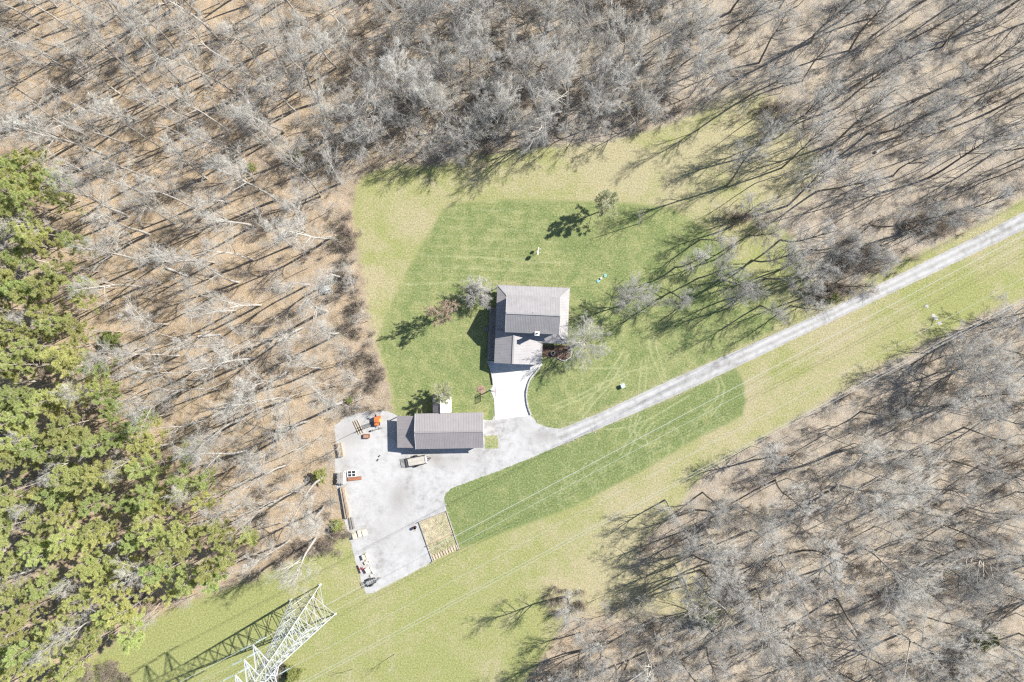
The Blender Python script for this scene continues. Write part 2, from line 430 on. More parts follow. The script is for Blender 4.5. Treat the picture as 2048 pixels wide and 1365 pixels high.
YARD = P((668, 852), (690, 835), (728, 824), (776, 822), (800, 836), (966, 840), (984, 841), (990, 830), (1056, 822), (1062, 832), (1075, 847), (1095, 855), (1122, 858), (1160, 842), (1180, 866), (1100, 899),
         (1060, 917), (1000, 941), (935, 965), (905, 976), (893, 985), (888, 996), (891, 1010), (893, 1022), (838, 1044), (850, 1085), (866, 1124), (745, 1187), (732, 1187),
         (722, 1160), (710, 1120), (702, 1085), (692, 1050), (677, 1000), (670, 940), (672, 885))
GRASSP = P((969, 872), (995, 871), (997, 897), (970, 898))


def poly_sd(X, Y, poly):
    inside = np.zeros(X.shape, bool); d2 = np.full(X.shape, 1e18)
    n = len(poly)
    for i in range(n):
        x0, y0 = poly[i]; x1, y1 = poly[(i + 1) % n]
        ex, ey = x1 - x0, y1 - y0
        t = np.clip(((X - x0) * ex + (Y - y0) * ey) / (ex * ex + ey * ey + 1e-9), 0, 1)
        d2 = np.minimum(d2, (X - x0 - t * ex) ** 2 + (Y - y0 - t * ey) ** 2)
        c = ((y0 > Y) != (y1 > Y))
        xi = x0 + (Y - y0) * ex / (ey if abs(ey) > 1e-9 else 1e-9)
        inside ^= c & (X < xi)
    d = np.sqrt(d2)
    return np.where(inside, d, -d)


def line_d(X, Y, pts):
    d2 = np.full(X.shape, 1e18)
    for (x0, y0), (x1, y1) in zip(pts[:-1], pts[1:]):
        ex, ey = x1 - x0, y1 - y0
        t = np.clip(((X - x0) * ex + (Y - y0) * ey) / (ex * ex + ey * ey + 1e-9), 0, 1)
        d2 = np.minimum(d2, (X - x0 - t * ex) ** 2 + (Y - y0 - t * ey) ** 2)
    return np.sqrt(d2)


def axis(lo, a, b, hi, fine, coarse):
    far0 = np.array([-9000, -3000, -1200, -500]); far1 = -far0
    c0 = np.arange(lo, a, coarse); f = np.arange(a, b, fine); c1 = np.arange(b, hi + 1, coarse)
    return np.concatenate([far0 + (lo if lo < 0 else 0), c0, f, c1, far1 + hi])


gx = axis(-150, 745, 1505, 2200, 2.2, 7.0); gy = axis(-120, 380, 1110, 1500, 2.2, 7.0)
GX, GY = np.meshgrid(gx, gy)
STRAWP = P((1380, 235), (1450, 185), (1530, 180), (1600, 240), (1645, 320), (1630, 390), (1560, 430), (1480, 445), (1400, 420), (1380, 320))
STRAWQ = P((1080, 1190), (1180, 1160), (1280, 1120), (1360, 1100), (1440, 1180), (1460, 1230), (1400, 1250), (1280, 1235), (1150, 1240))
sdg = np.maximum(np.maximum(poly_sd(GX, GY, OPEN), poly_sd(GX, GY, STRAWP) * .35 - 4), poly_sd(GX, GY, STRAWQ) * .35 - 4) * 0.1
sdl = np.maximum(poly_sd(GX, GY, LAWN1), poly_sd(GX, GY, LAWN2)) * 0.1
warm = np.clip((1150 - GX) / 700, 0, 1) * 0.9 + 0.06
warm = np.where(GY > 1000, np.maximum(warm, np.clip((1450 - GX) / 500, 0, 0.75)), warm)
straw = np.zeros_like(GX)
for (cx, cy, r, s) in [(790, 420, 60, .35), (860, 440, 45, .5), (1180, 350, 120, .45), (980, 345, 70, .4), (1300, 330, 90, .5), (1420, 300, 70, .6), (1560, 800, 120, .25), (1700, 720, 90, .35), (735, 560, 40, .7),
                       (735, 690, 40, .6), (1190, 1120, 110, .45), (1300, 1080, 80, .5), (1420, 880, 90, .35), (620, 1190, 60, .3), (1830, 660, 50, .3), (1900, 600, 80, -.4), (300, 1290, 150, -.35), (500, 1220, 100, -.2), (1480, 790, 45, .6), (1250, 980, 80, .2), (1660, 580, 70, .5), (1440, 520, 80, .35), (1900, 470, 120, .4), (1540, 290, 90, .8), (1560, 380, 70, .7), (1340, 1190, 80, .8), (1200, 1205, 60, .7)]:
    straw += s * np.exp(-((GX - cx) ** 2 + (GY - cy) ** 2) / (r * r))
stripe = np.clip((640 - GY) / 60, 0, 1) * np.clip((1180 - GX) / 120, 0.25, 1) * (sdl > 0)
soft = np.clip((GX - 1330) / 120, 0, 1) * (GY < 700) + np.clip((840 - GX) / 60, 0, 1) * (GY > 500) * 0.5
z6 = lambda pts, dx=0, dy=0: [(1060 + (x + dx) / 4.55, 640 + (y + dy) / 4.55) for x, y in pts]
TR = [z6([(850, 280), (760, 430), (650, 600), (540, 720), (430, 860)]), z6([(850, 280), (760, 430), (650, 600), (540, 720), (430, 860)], 45, 35),
      z6([(1080, 120), (1085, 220), (1110, 340), (1160, 450), (1200, 560)]), z6([(1135, 150), (1150, 260), (1180, 360), (1225, 500), (1240, 570)]),
      z6([(1015, 380), (1000, 550), (985, 690)]), z6([(1065, 430), (1055, 560), (1045, 660)]), z6([(350, 430), (600, 445), (800, 440)]),
      z6([(200, 780), (420, 700), (700, 560), (900, 470), (1100, 430)]), z6([(240, 810), (440, 735), (720, 595), (900, 500)]),
      z6([(930, 860), (900, 1000), (930, 1100), (1000, 1150), (1100, 1140)]), z6([(985, 850), (950, 960), (960, 1040), (1040, 1090)]),
      z6([(1130, 930), (1070, 990), (1050, 1080), (1090, 1150)]), z6([(700, 1000), (900, 980), (1100, 900), (1300, 780), (1450, 690)]),
      z6([(1680, 520), (1720, 600), (1700, 720), (1600, 830)]), z6([(1730, 520), (1770, 620), (1740, 760), (1650, 880)]),
      z6([(880, 1250), (1000, 1000), (1080, 900)]), z6([(820, 1230), (930, 1030), (1010, 880)]),
      [(740, 575), (860, 568), (960, 560)], [(850, 513), (960, 515), (1060, 525), (1150, 527)], [(860, 535), (980, 540), (1090, 545)]]
rr = random.Random(3)
for k in range(30):
    cx, cy, r = rr.uniform(1120, 1430), 0, rr.uniform(8, 26); cy = 985 - (cx - 1120) * 0.42 + rr.uniform(-28, 22)
    a0 = rr.uniform(0, 6.28); da = rr.uniform(1.5, 4.5)
    TR.append([(cx + r * math.cos(a0 + da * i / 10), cy + r * math.sin(a0 + da * i / 10)) for i in range(11)])
for k in range(46):
    cx, cy, r = rr.uniform(1080, 1450), 0, rr.uniform(15, 60); cy = 985 - (cx - 1120) * 0.42 + rr.uniform(-40, 30)
    a0 = rr.uniform(0, 6.28); da = rr.uniform(.7, 2.2)
    TR.append([(cx + r * math.cos(a0 + da * i / 10), cy + r * math.sin(a0 + da * i / 10)) for i in range(11)])
for k in range(30):
    cx, cy, r = rr.uniform(1100, 1400), rr.uniform(620, 800), rr.uniform(25, 90)
    a0 = rr.uniform(0, 6.28); da = rr.uniform(0.6, 1.6)
    TR.append([(cx + r * math.cos(a0 + da * i / 10), cy + r * math.sin(a0 + da * i / 10)) for i in range(11)])
track = np.zeros_like(GX)
msk = (GX > 740) & (GX < 1510) & (GY > 480) & (GY < 1110)
xs, ys = GX[msk], GY[msk]
tv = np.zeros(xs.shape)
for i, t in enumerate(TR):
    tv = np.maximum(tv, np.clip(1.25 - line_d(xs, ys, t) / (2.2 if i < 17 else 1.9), 0, 1) * (0.8 if i < 17 else (.55 if i < 50 else .4)))
track[msk] = tv
bare = np.zeros_like(GX)
for (cx, cy, rx, ry, s) in [(1045, 568, 32, 5, .8), (1120, 574, 12, 4, .5), (1003, 566, 15, 5, .8), (1140, 620, 3, 30, .4), (1062, 528, 50, 1.6, .5), (945, 815, 14, 6, .4), (975, 860, 6, 20, .4)]:
    bare += s * np.exp(-((GX - cx) / rx) ** 2 - ((GY - cy) / ry) ** 2)
# worn edge beside the lane
for pts, w in (([(1061, 836), (1095, 862), (1140, 852), (1348, 757), (1500, 690), (1642, 627), (1833, 532), (2048, 424)], 7), ([(1100, 898), (1348, 793), (1587, 675), (1837, 560), (2048, 460)], 6), ([(866, 1124), (745, 1187)], 6)):
    bare += 0.55 * np.exp(-(line_d(GX, GY, pts) / w) ** 2)
bare = np.clip(bare, 0, 1)
WX = (GX - 1024) * 0.1; WY = (682.5 - GY) * 0.1
ny, nx = GX.shape
idx = np.arange(ny * nx).reshape(ny, nx)
quads = np.stack([idx[1:, :-1], idx[1:, 1:], idx[:-1, 1:], idx[:-1, :-1]], -1).reshape(-1, 4)
cg = (sdg[1:, :-1] + sdg[:-1, 1:]).ravel() > 0; cl = (sdl[1:, :-1] + sdl[:-1, 1:]).ravel() > 0
cl &= cg
Vall = np.stack([WX.ravel(), WY.ravel(), np.zeros(nx * ny)], 1)
AT = dict(sd_grass=sdg, sd_lawn=sdl, warm=warm, straw=straw, stripe=stripe, soft=soft, track=track, bare=bare, lush=(poly_sd(GX, GY, LAWN2) > -10) * 1.0)
for nm, sel in (('ground', ~cg), ('meadow', cg & ~cl), ('lawn', cl)):
    q = quads[sel]; used = np.unique(q); remap = np.zeros(nx * ny, int); remap[used] = np.arange(len(used))
    me = np_mesh(nm, Vall[used], [remap[q]])
    for k, a in AT.items():
        at = me.attributes.new(k, 'FLOAT', 'POINT'); at.data.foreach_set('value', a.ravel()[used].astype(np.float32))
    o = link(nm, me, TERRAIN); o['kind'] = 'structure'


def ragged(poly, step=3.0, jit=1.0, seed=1):
    r = random.Random(seed); out = []
    n = len(poly)
    for i in range(n):
        a = np.array(poly[i]); b = np.array(poly[(i + 1) % n]); L = np.linalg.norm(b - a); k = max(1, int(L / step))
        nv = np.array([-(b - a)[1], (b - a)[0]]) / max(L, 1e-6)
        for j in range(k):
            out.append(tuple(a + (b - a) * j / k + nv * r.uniform(-jit, jit)))
    return out


def sheet(name, poly, z, mat, jit=1.0, step=3.0):
    pl = [Wp(x, y)[:2] for x, y in ragged(poly, step, jit)]
    m = MB(); m.v = [(x, y, z) for x, y in pl]
    for t in geometry.tessellate_polygon([[Vector((x, y, 0)) for x, y in pl]]):
        a, b, c = (Vector((*pl[i], 0)) for i in t)
        m.f.append(t if (b - a).cross(c - a).z > 0 else tuple(reversed(t)))
    o = m.build(name, mat); o['kind'] = 'structure'; return o


# gravel yard as a dense sheet so that stains can vary over it
def grid_sheet(name, poly, z, mat, step=4.0, holes=(), stains=()):
    x0, y0 = poly.min(0); x1, y1 = poly.max(0)
    pl = np.array(ragged([tuple(p) for p in poly], 3.0, 0.9, 5))
    bm = bmesh.new()
    vs_ = [bm.verts.new((*Wp(x, y)[:2], z)) for x, y in pl]
    f = bm.faces.new(vs_)
    if f.normal.z < 0 or f.calc_area() < 0: pass
    bm.normal_update()
    if f.normal.z < 0: bmesh.ops.reverse_faces(bm, faces=[f])
    for axis_, a0, a1 in (((1, 0, 0), x0, x1), ((0, 1, 0), y0, y1)):
        for a in np.arange(a0 + step, a1, step):
            p = Wp(a, a)
            bmesh.ops.bisect_plane(bm, geom=bm.verts[:] + bm.edges[:] + bm.faces[:], plane_co=p, plane_no=axis_)
    me = bpy.data.meshes.new(name); bm.to_mesh(me); bm.free()
    co = np.empty(len(me.vertices) * 3); me.vertices.foreach_get('co', co); co = co.reshape(-1, 3)
    X = co[:, 0] * 10 + 1024; Y = 682.5 - co[:, 1] * 10
    s = np.zeros(len(co))
    for cx, cy, rx, ry, k in stains: s += k * np.exp(-((X - cx) / rx) ** 2 - ((Y - cy) / ry) ** 2)
    at = me.attributes.new('stain', 'FLOAT', 'POINT'); at.data.foreach_set('value', np.clip(s, 0, 1).astype(np.float32))
    o = link(name, me, mat); o['kind'] = 'structure'; return o


grid_sheet('gravel_yard', YARD, 0.010, GRAVEL, 12.0, stains=[(872, 920, 16, 10, .8), (905, 925, 30, 12, .35), (1085, 873, 24, 9, .8), (800, 985, 30, 20, .35), (795, 1010, 18, 26, .45), (770, 1060, 40, 30, .3),
           (700, 870, 25, 30, .5), (940, 915, 25, 10, .4), (1040, 850, 10, 8, .4), (1120, 880, 14, 6, .4), (820, 1100, 25, 20, .25), (690, 950, 10, 60, .4), (740, 1000, 15, 15, .2)])
TOP = P((1118, 860), (1140, 851), (1200, 826), (1348, 757), (1500, 690), (1642, 627), (1833, 532), (1980, 460), (2048, 424), (2300, 296), (5000, -1050))
BOT = P((1100, 899), (1128, 888), (1200, 857), (1348, 793), (1500, 722), (1600, 673), (1837, 561), (1960, 502), (2048, 460), (2300, 333), (5000, -1010))


def resample(pl, n):
    d = np.concatenate([[0], np.cumsum(np.linalg.norm(np.diff(pl, axis=0), axis=1))])
    t = np.concatenate([np.linspace(0, d[-2], n), [d[-1]]])
    return np.stack([np.interp(t, d, pl[:, 0]), np.interp(t, d, pl[:, 1])], 1)


a_, b_ = resample(TOP, 300), resample(BOT, 300)
NC = 9
rj = np.random.default_rng(2)
for e in (a_, b_): e += rj.normal(0, 0.35, e.shape)
V_ = []; U_ = []
for i in range(len(a_)):
    for c in range(NC):
        p = a_[i] + (b_[i] - a_[i]) * c / (NC - 1); V_.append((*Wp(*p)[:2], 0.016)); U_.append(-1 + 2 * c / (NC - 1))
ii = np.arange(len(a_) * NC).reshape(-1, NC)
me = np_mesh('road', np.array(V_), [np.stack([ii[1:, :-1], ii[1:, 1:], ii[:-1, 1:], ii[:-1, :-1]], -1).reshape(-1, 4)])
at = me.attributes.new('across', 'FLOAT', 'POINT'); at.data.foreach_set('value', np.array(U_, np.float32))
o = link('road', me, ROADM); o['kind'] = 'structure'
me.polygons.foreach_get('normal', (tmpn := np.empty(len(me.polygons) * 3)))
if tmpn[2] < 0: me.flip_normals()
DRIVE = [(974, 722), (1086, 729), (1078, 736), (1069, 746), (1059, 758), (1054, 780), (1052, 795), (1055, 815), (1061, 832), (990, 840.5), (989, 820), (988, 800), (984, 787), (979, 781), (985, 774), (986, 766), (984, 752), (980, 738)]
dm = MB().prism([tuple(Wp(x, y)[:2]) for x, y in DRIVE], 0.0, 0.055); o = dm.build('driveway', CONC); o['kind'] = 'structure'
sheet('grass_plot', GRASSP, 0.024, TERRAIN, 0.5, 2.0)
gp = bpy.data.objects['grass_plot'].data
for k, v in (('sd_grass', 5), ('sd_lawn', 5), ('warm', 0), ('straw', .3), ('stripe', 0), ('soft', 0), ('track', .3), ('bare', .3), ('lush', 0)):
    at = gp.attributes.new(k, 'FLOAT', 'POINT'); at.data.foreach_set('value', np.full(len(gp.vertices), v, np.float32))

# loose stones along the lane and yard edges
m = MB(); rs = random.Random(9)
edge = [tuple(p) for p in a_[:250]] + [tuple(p) for p in b_[:250]] + [tuple(p) for p in ragged([tuple(q) for q in YARD], 4, 0)]
oct_ = [(1, 0, 0), (0, 1, 0), (-1, 0, 0), (0, -1, 0), (0, 0, 1), (0, 0, -1)]; octf = [(0, 1, 4), (1, 2, 4), (2, 3, 4), (3, 0, 4), (1, 0, 5), (2, 1, 5), (3, 2, 5), (0, 3, 5)]
for x, y in edge:
    for k in range(2):
        s_ = rs.uniform(0.02, 0.06) if rs.random() < .93 else rs.uniform(0.08, 0.15)
        p = Wp(x + rs.gauss(0, 3), y + rs.gauss(0, 3)); m.add([(p.x + a * s_ * rs.uniform(.7, 1.4), p.y + b * s_, 0.02 + c * s_ * .5) for a, b, c in oct_], octf)
o = m.build('gravel', PALE); o['kind'] = 'stuff'; o['label'] = 'loose pale stones along the edges of the lane and yard'; o['category'] = 'gravel'


# ------------------------------------------------------------------ metal roofs
def roof_slope(parent, O, U, V, u0, u1, lo, hi, mat, pw=0.914, rib=0.305, breaks=()):
    """ribbed metal panels; O eave origin, U along eave, V up the slope, lo/hi bounds of v at u"""
    O, U, V = Vector(O), Vector(U).normalized(), Vector(V).normalized(); N = U.cross(V).normalized()
    if N.z < 0: N = -N
    n = max(1, round((u1 - u0) / pw))
    for i in range(n):
        a = u0 + (u1 - u0) * i / n; b = u0 + (u1 - u0) * (i + 1) / n
        a2 = a + 0.004; b2 = b - 0.004
        prof = {a2: 0.0, b2: 0.0}
        k = 0
        c = a + rib / 2 * 0.6
        while c < b - 0.05:
            for d, h in ((-0.05, 0), (-0.02, 0.013), (0.02, 0.013), (0.05, 0)):
                if a2 < c + d < b2: prof[c + d] = h
            c += (b - a) / max(1, round((b - a) / rib))
        for q in breaks:
            if a2 < q < b2: prof.setdefault(q, 0.0)
        us = sorted(prof); pts = []
        for u in us:
            l, h = lo(u), hi(u)
            if h < l: h = l + 0.001
            for v in (l, h):
                p = O + U * u + V * v
                pts += [p + N * prof[u], p - N * 0.035]
        fs = []
        for j in range(len(us) - 1):
            k = j * 4
            fs += [(k, k + 4, k + 6, k + 2), (k + 1, k + 3, k + 7, k + 5), (k, k + 1, k + 5, k + 4), (k + 2, k + 6, k + 7, k + 3)]
        e = (len(us) - 1) * 4; fs += [(0, 2, 3, 1), (e, e + 1, e + 3, e + 2)]
        if U.cross(V).z < 0: fs = [tuple(reversed(f)) for f in fs]
        MB().add(pts, fs).build('roof_panel', mat, parent)


const = lambda x: (lambda u: x)


def window(parent, c, w, h, nrm):
    """window with frame, sill, pane on a wall; nrm = outward axis"""
    c = Vector(c); n = Vector(nrm); t = Vector((-n.y, n.x, 0))
    fr = MB()
    for s in (-1, 1):
        fr.bar(c + t * (s * w / 2) - Vector((0, 0, h / 2)) + n * .03, c + t * (s * w / 2) + Vector((0, 0, h / 2)) + n * .03, .09, .07)
    for s in (-1, 1):
        fr.bar(c - t * (w / 2 - .05) + Vector((0, 0, s * h / 2)) + n * .03, c + t * (w / 2 - .05) + Vector((0, 0, s * h / 2)) + n * .03, .065, .085)
    f = fr.build('window', TRIM, parent)
    MB().bar(c - t * (w / 2 - .04) + n * .012, c + t * (w / 2 - .04) + n * .012, .02, h - .08).build('pane', GLASS, f)
    MB().bar(c - t * (w / 2 + .08) - Vector((0, 0, h / 2 + .08)) + n * .05, c + t * (w / 2 + .08) - Vector((0, 0, h / 2 + .08)) + n * .05, .12, .05).build('sill', TRIM, f)


# ------------------------------------------------------------------ house
HX, HY, HR = 3.99, 5.09, R(-2.5)
house = thing('house', 'two storey house with grey ribbed metal roofs, wraparound porch and garage wing', 'house', (HX, HY, 0), HR)
EV, RG = 5.3, 7.6
wall = MB().box(0, 0, 2.6, 9.7, 6.5, 5.2).add([(-4.85, -3.25, 5.2), (-4.85, 3.25, 5.2), (-4.85, 0, 7.25), (4.85, -3.25, 5.2), (4.85, 3.25, 5.2), (4.85, 0, 7.25)],
        [(0, 2, 1), (3, 4, 5), (0, 3, 5, 2), (1, 2, 5, 4)]).build('wall', SIDING, house)
MB().box(0, .12, 0.15, 13.6, 10.6, 0.3).build('porch_floor', CONC, house)
ur = MB().bar((-5.14, 0, RG + .03), (5.14, 0, RG + .03), 0.34, 0.05).build('roof', ROOFH, house)
sl = math.hypot(3.62, RG - EV)
roof_slope(ur, (-5.14, -3.62, EV), (1, 0, 0), (0, 3.62, RG - EV), 0, 10.28, const(0), const(sl), ROOFH)
roof_slope(ur, (-5.14, 3.62, EV), (1, 0, 0), (0, -3.62, RG - EV), 0, 10.28, const(0), const(sl), ROOFH)
MB().cyl((0.1, 0.35, RG - .3), (0.1, 0.35, RG + .25), .05, n=8).build('vent_pipe', WHITE, ur)
for sx in (-1, 1):
    for sy in (-1, 1):
        MB().bar((sx * 5.16, sy * 3.62, EV - .06), (sx * 5.16, 0, RG - .06), .04, .16).build('fascia', TRIM, ur)
# porch (skirt) roof
XO, YN, YS, XI, YI = 7.12, 5.65, -5.38, 4.86, 3.26
LO, HI = 2.5, 3.35
pr = MB().bar((-XO, YN, LO - .03), (XO, YN, LO - .03), .05, .14).build('porch_roof', ROOFH, house)


def skirt(O, U, W_, d, L):
    V = Vector((W_[0] * d, W_[1] * d, HI - LO)); sl_ = V.length
    roof_slope(pr, O, U, V, 0, L, const(0), lambda u: max(0.002, min(sl_, u / (XO - XI) * sl_, (L - u) / (XO - XI) * sl_)), ROOFH, breaks=(XO - XI, L - XO + XI))


skirt((-XO, YN, LO), (1, 0, 0), (0, -1), YN - YI, 2 * XO)
skirt((-XO, YS, LO), (1, 0, 0), (0, 1), -YI - YS, 2 * XO)
skirt((-XO, YS, LO), (0, 1, 0), (1, 0), XO - XI, YN - YS)
skirt((XO, YS, LO), (0, 1, 0), (-1, 0), XO - XI, YN - YS)
for (x0, y0, x1, y1) in ((-XO, YN, -XI, YI), (XO, YN, XI, YI), (XO, YS, XI, -YI)):
    MB().bar((x0, y0, LO + .05), (x1, y1, HI + .05), .16, .05).build('hip_cap', ROOFH, pr)
for x, y in [(-6.9, 5.4), (-3.5, 5.4), (0, 5.4), (3.5, 5.4), (6.9, 5.4), (6.9, 1.8), (6.9, -1.8), (6.9, -5.1), (4.6, -5.1), (-6.9, 1.8), (-6.9, -1.8)]:
    MB().box(x, y, 1.4, .14, .14, 2.2).box(x, y, .36, .22, .22, .1).box(x, y, 2.42, .22, .22, .12).build('porch_post', TRIM, house)
# garage wing
GL, GRX, GRI, GS, GN = -7.08, 2.27, -3.47, -9.7, -3.3
LE, RE, RD = 2.9, 2.2, 4.3
MB().add([(-6.7, GS + .35, 0), (1.9, GS + .35, 0), (1.9, GS + .35, 2.25), (GRI, GS + .35, 4.15), (-6.7, GS + .35, 2.95), (-6.7, GN, 0), (1.9, GN, 0), (1.9, GN, 2.25), (GRI, GN, 4.15), (-6.7, GN, 2.95)],
         [(0, 1, 2, 3, 4), (9, 8, 7, 6, 5), (1, 6, 7, 2), (5, 0, 4, 9), (2, 7, 8, 3), (3, 8, 9, 4)]).build('garage_wall', SIDING, house)
gr = MB().bar((GRI, GS, RD + .03), (GRI, GN, RD + .03), 0.32, 0.05).build('garage_roof', ROOFH, house)
roof_slope(gr, (GL, GS, LE), (0, 1, 0), (GRI - GL, 0, RD - LE), 0, GN - GS, const(0), const(math.hypot(GRI - GL, RD - LE)), ROOFH)
roof_slope(gr, (GRX, GS, RE), (0, 1, 0), (GRI - GRX, 0, RD - RE), 0, GN - GS, const(0), const(math.hypot(GRI - GRX, RD - RE)), ROOFH)
dr = MB()
for k in range(4): dr.box(-2.9, GS + .32, .35 + k * .52, 4.6, .06, .49)
gd = dr.build('garage_door', TRIM, house); MB().box(-2.9, GS + .27, .5, .3, .04, .05).build('handle', BLACK, gd)
# chimney
ch = MB().box(.93, -3.62, 3.6, .74, .66, 7.2).build('chimney', BRICK, house)
MB().box(.93, -3.62, 7.27, .9, .82, .14).build('cap', TRIM, ch)
MB().cyl((.93, -3.62, 7.34), (.93, -3.62, 7.6), .17, .15, 10).build('flue', BLACK, ch)
# windows and doors
for z, xs_ in ((1.75, (-3.2, -1.2, 3.2)), (4.3, (-3.2, 0, 3.2))):
    for x in xs_: window(house, (x, 3.25, z), 1.0, 1.35, (0, 1, 0))
for y in (-1.6, 1.6):
    for z in (1.75, 4.3): window(house, (4.85, y, z), 1.0, 1.3, (1, 0, 0)); window(house, (-4.85, y, z), 1.0, 1.3, (-1, 0, 0))
for x in (-3.4, 3.4): window(house, (x, -3.25, 4.45), .9, .8, (0, -1, 0))
for c, n_ in (((1.2, 3.28, 1.32), (0, 1, 0)), ((3.4, -3.28, 1.32), (0, -1, 0))):
    d = MB().box(*c, .95, .05, 2.05).build('door', TRIM, house); MB().box(c[0] + .36, c[1] + n_[1] * .05, 1.25, .05, .08, .12).build('handle', BLACK, d)
# west deck of boards
deck = thing('deck', 'long narrow grey board deck along the shaded side of the house', 'deck', (HX, HY, 0), HR)
for k in range(12):
    x = -8.55 + k * .148
    MB().box(x + .07, -3.95, .42, .136, 10.5, .04).build('deck_board', DECK, deck)
for y in (-9.0, -6, -3, 0, 1.1): MB().box(-7.7, y, .3, 1.7, .1, .18).build('joist', DECK, deck)
for y in (-9.0, -5.5, -2, 1.1):
    for x in (-8.4, -7.0): MB().box(x, y, .105, .12, .12, .21).build('post', DECK, deck)
stp = thing('deck_steps', 'small grey wooden steps against the board deck', 'steps', (HX, HY, 0), HR)
for k in range(2): MB().box(-8.82 - k * .34, -3.05, .30 - k * .15, .32, 1.05, .05).build('tread', DECK, stp)
for y in (-3.52, -2.58): MB().box(-8.98, y, .11, .6, .05, .22).build('stringer', DECK, stp)

# front bed with edging stones, planter
BED = [(1085.5, 703), (1085.5, 714.6), (1101, 714), (1114, 715.5), (1124, 721), (1127.7, 722), (1135.4, 719), (1141.5, 713.6), (1142, 698.7), (1139.5, 693), (1136, 690), (1118, 691), (1100, 692), (1086, 692)]
bed = thing('flower_bed', 'mulched flower bed with pale kerb at the house front', 'flower bed', Wp(1115, 706))
bc = Wp(1115, 706)
MB().prism([tuple((Wp(x, y) - bc)[:2]) for x, y in BED], 0, .09).build('mulch', MULCH, bed)
ep = [(1139.5, 692.5), (1142.3, 699), (1142, 706), (1141.6, 713.8), (1135.5, 719.4), (1127.7, 722.3), (1124, 721.4), (1118, 718), (1113.5, 715.5)]
for p, q in zip(ep[:-1], ep[1:]):
    p, q = Wp(*p) - bc, Wp(*q) - bc; d = (q - p); p += d * .02; q -= d * .02
    MB().bar(p + Vector((0, 0, .11)), q + Vector((0, 0, .11)), .2, .22).build('kerb_stone', PALE, bed, bevel=.015)
rs = random.Random(4)
m = MB()
for k in range(16):
    x, y = rs.uniform(-2, 2.4), rs.uniform(-1.2, .9); m.rock((x, y, .12), rs.uniform(.08, .16), .8, k)
m.build('plant_clump', simple('dead_perennials', (0.30, 0.25, 0.17), .9, .3, 8), bed)
pl = thing('planter', 'round planter ring with dark soil at the edge of the flower bed', 'planter', Wp(1105.6, 707) + Vector((0, 0, .09)))
MB().lathe([(.30, 0), (.36, .42), (.44, .45), (.44, .5), (.33, .5), (.31, .36)], 20).build('pot', PALE, pl)
MB().lathe([(.318, .38), (.01, .40)], 20).build('soil', simple('dark_soil', (0.03, 0.025, 0.02), .95, .3, 8), pl)

# retaining walls of blocks
def block_wall(name, label, pts, h, w, mat=BLOCK, bl=.62):
    p0 = Wp(*pts[0]); t = thing(name, label, 'wall', p0)
    pl_ = [Wp(*p) - p0 for p in pts]; r_ = random.Random(11)
    d = [0]
    for a, b in zip(pl_[:-1], pl_[1:]): d.append(d[-1] + (b - a).length)
    def at_(s):
        for i in range(len(pl_) - 1):
            if s <= d[i + 1]: return pl_[i] + (pl_[i + 1] - pl_[i]) * ((s - d[i]) / (d[i + 1] - d[i]))
        return pl_[-1]
    n = int(d[-1] / bl)
    for i in range(n):
        a, b = at_(d[-1] * i / n + .012), at_(d[-1] * (i + 1) / n - .012); hh = h * r_.uniform(.92, 1.06)
        MB().bar(a + Vector((0, 0, hh / 2)), b + Vector((0, 0, hh / 2)), w * r_.uniform(.9, 1.1), hh).build('block', mat, t, bevel=.02)
    return t


block_wall('retaining_wall', 'curved low block wall along the driveway side facing the open lawn', [(1080, 735), (1072, 744), (1061, 757.5), (1056, 770), (1053.5, 781), (1052.5, 795), (1055.5, 813), (1062, 830)], .38, .3)
block_wall('retaining_wall', 'short dark topped block wall between driveway head and shaded lawn', [(976, 724), (980.5, 737), (984, 751), (986.5, 769)], .42, .2)

# ------------------------------------------------------------------ barn
BX, BY, BR_ = -12.25, -17.55, R(1.1)
barn = thing('barn', 'long taupe metal roofed barn with a lower lean-to at its end', 'barn', (BX, BY, 0), BR_)
BE, BG = 3.1, 4.5
MB().add([(-6.3, -3.2, 0), (6.3, -3.2, 0), (6.3, 3.2, 0), (-6.3, 3.2, 0), (-6.3, -3.2, 3.1), (6.3, -3.2, 3.1), (6.3, 3.2, 3.1), (-6.3, 3.2, 3.1), (-6.3, 0, 4.35), (6.3, 0, 4.35)],
         [(0, 1, 5, 4), (2, 3, 7, 6), (1, 2, 6, 9, 5), (3, 0, 4, 8, 7), (4, 5, 9, 8), (6, 7, 8, 9)]).build('wall', BARNW, barn)
br = MB().bar((-6.62, 0, BG + .04), (6.62, 0, BG + .04), .34, .05).build('roof', ROOF, barn)
sl = math.hypot(3.47, BG - BE)
roof_slope(br, (-6.62, -3.47, BE), (1, 0, 0), (0, 3.47, BG - BE), 0, 13.24, const(0), const(sl), ROOF)
roof_slope(br, (-6.62, 3.47, BE), (1, 0, 0), (0, -3.47, BG - BE), 0, 13.24, const(0), const(sl), ROOF)
for sx in (-1, 1):
    for sy in (-1, 1): MB().bar((sx * 6.64, sy * 3.47, BE - .04), (sx * 6.64, 0, BG - .04), .05, .16).build('rake_trim', TRIM, br)
lr = MB().bar((-10.33, -3.25, 2.2), (-10.33, 3.02, 2.2), .06, .14).build('lean_to_roof', ROOF, barn)
roof_slope(lr, (-10.36, -3.25, 2.25), (0, 1, 0), (3.98, 0, .8), 0, 6.27, const(0), const(math.hypot(3.98, .8)), ROOF)
for y in (-3.0, -.1, 2.8): MB().box(-10.15, y, 1.09, .15, .15, 2.18).build('post', DECK, barn)
for x, w in ((-3.2, 3.4), (2.6, 3.4)):
    m = MB()
    for k in range(6): m.box(x, -3.23, .28 + k * .43, w, .05, .41)
    m.build('overhead_door', TRIM, barn)
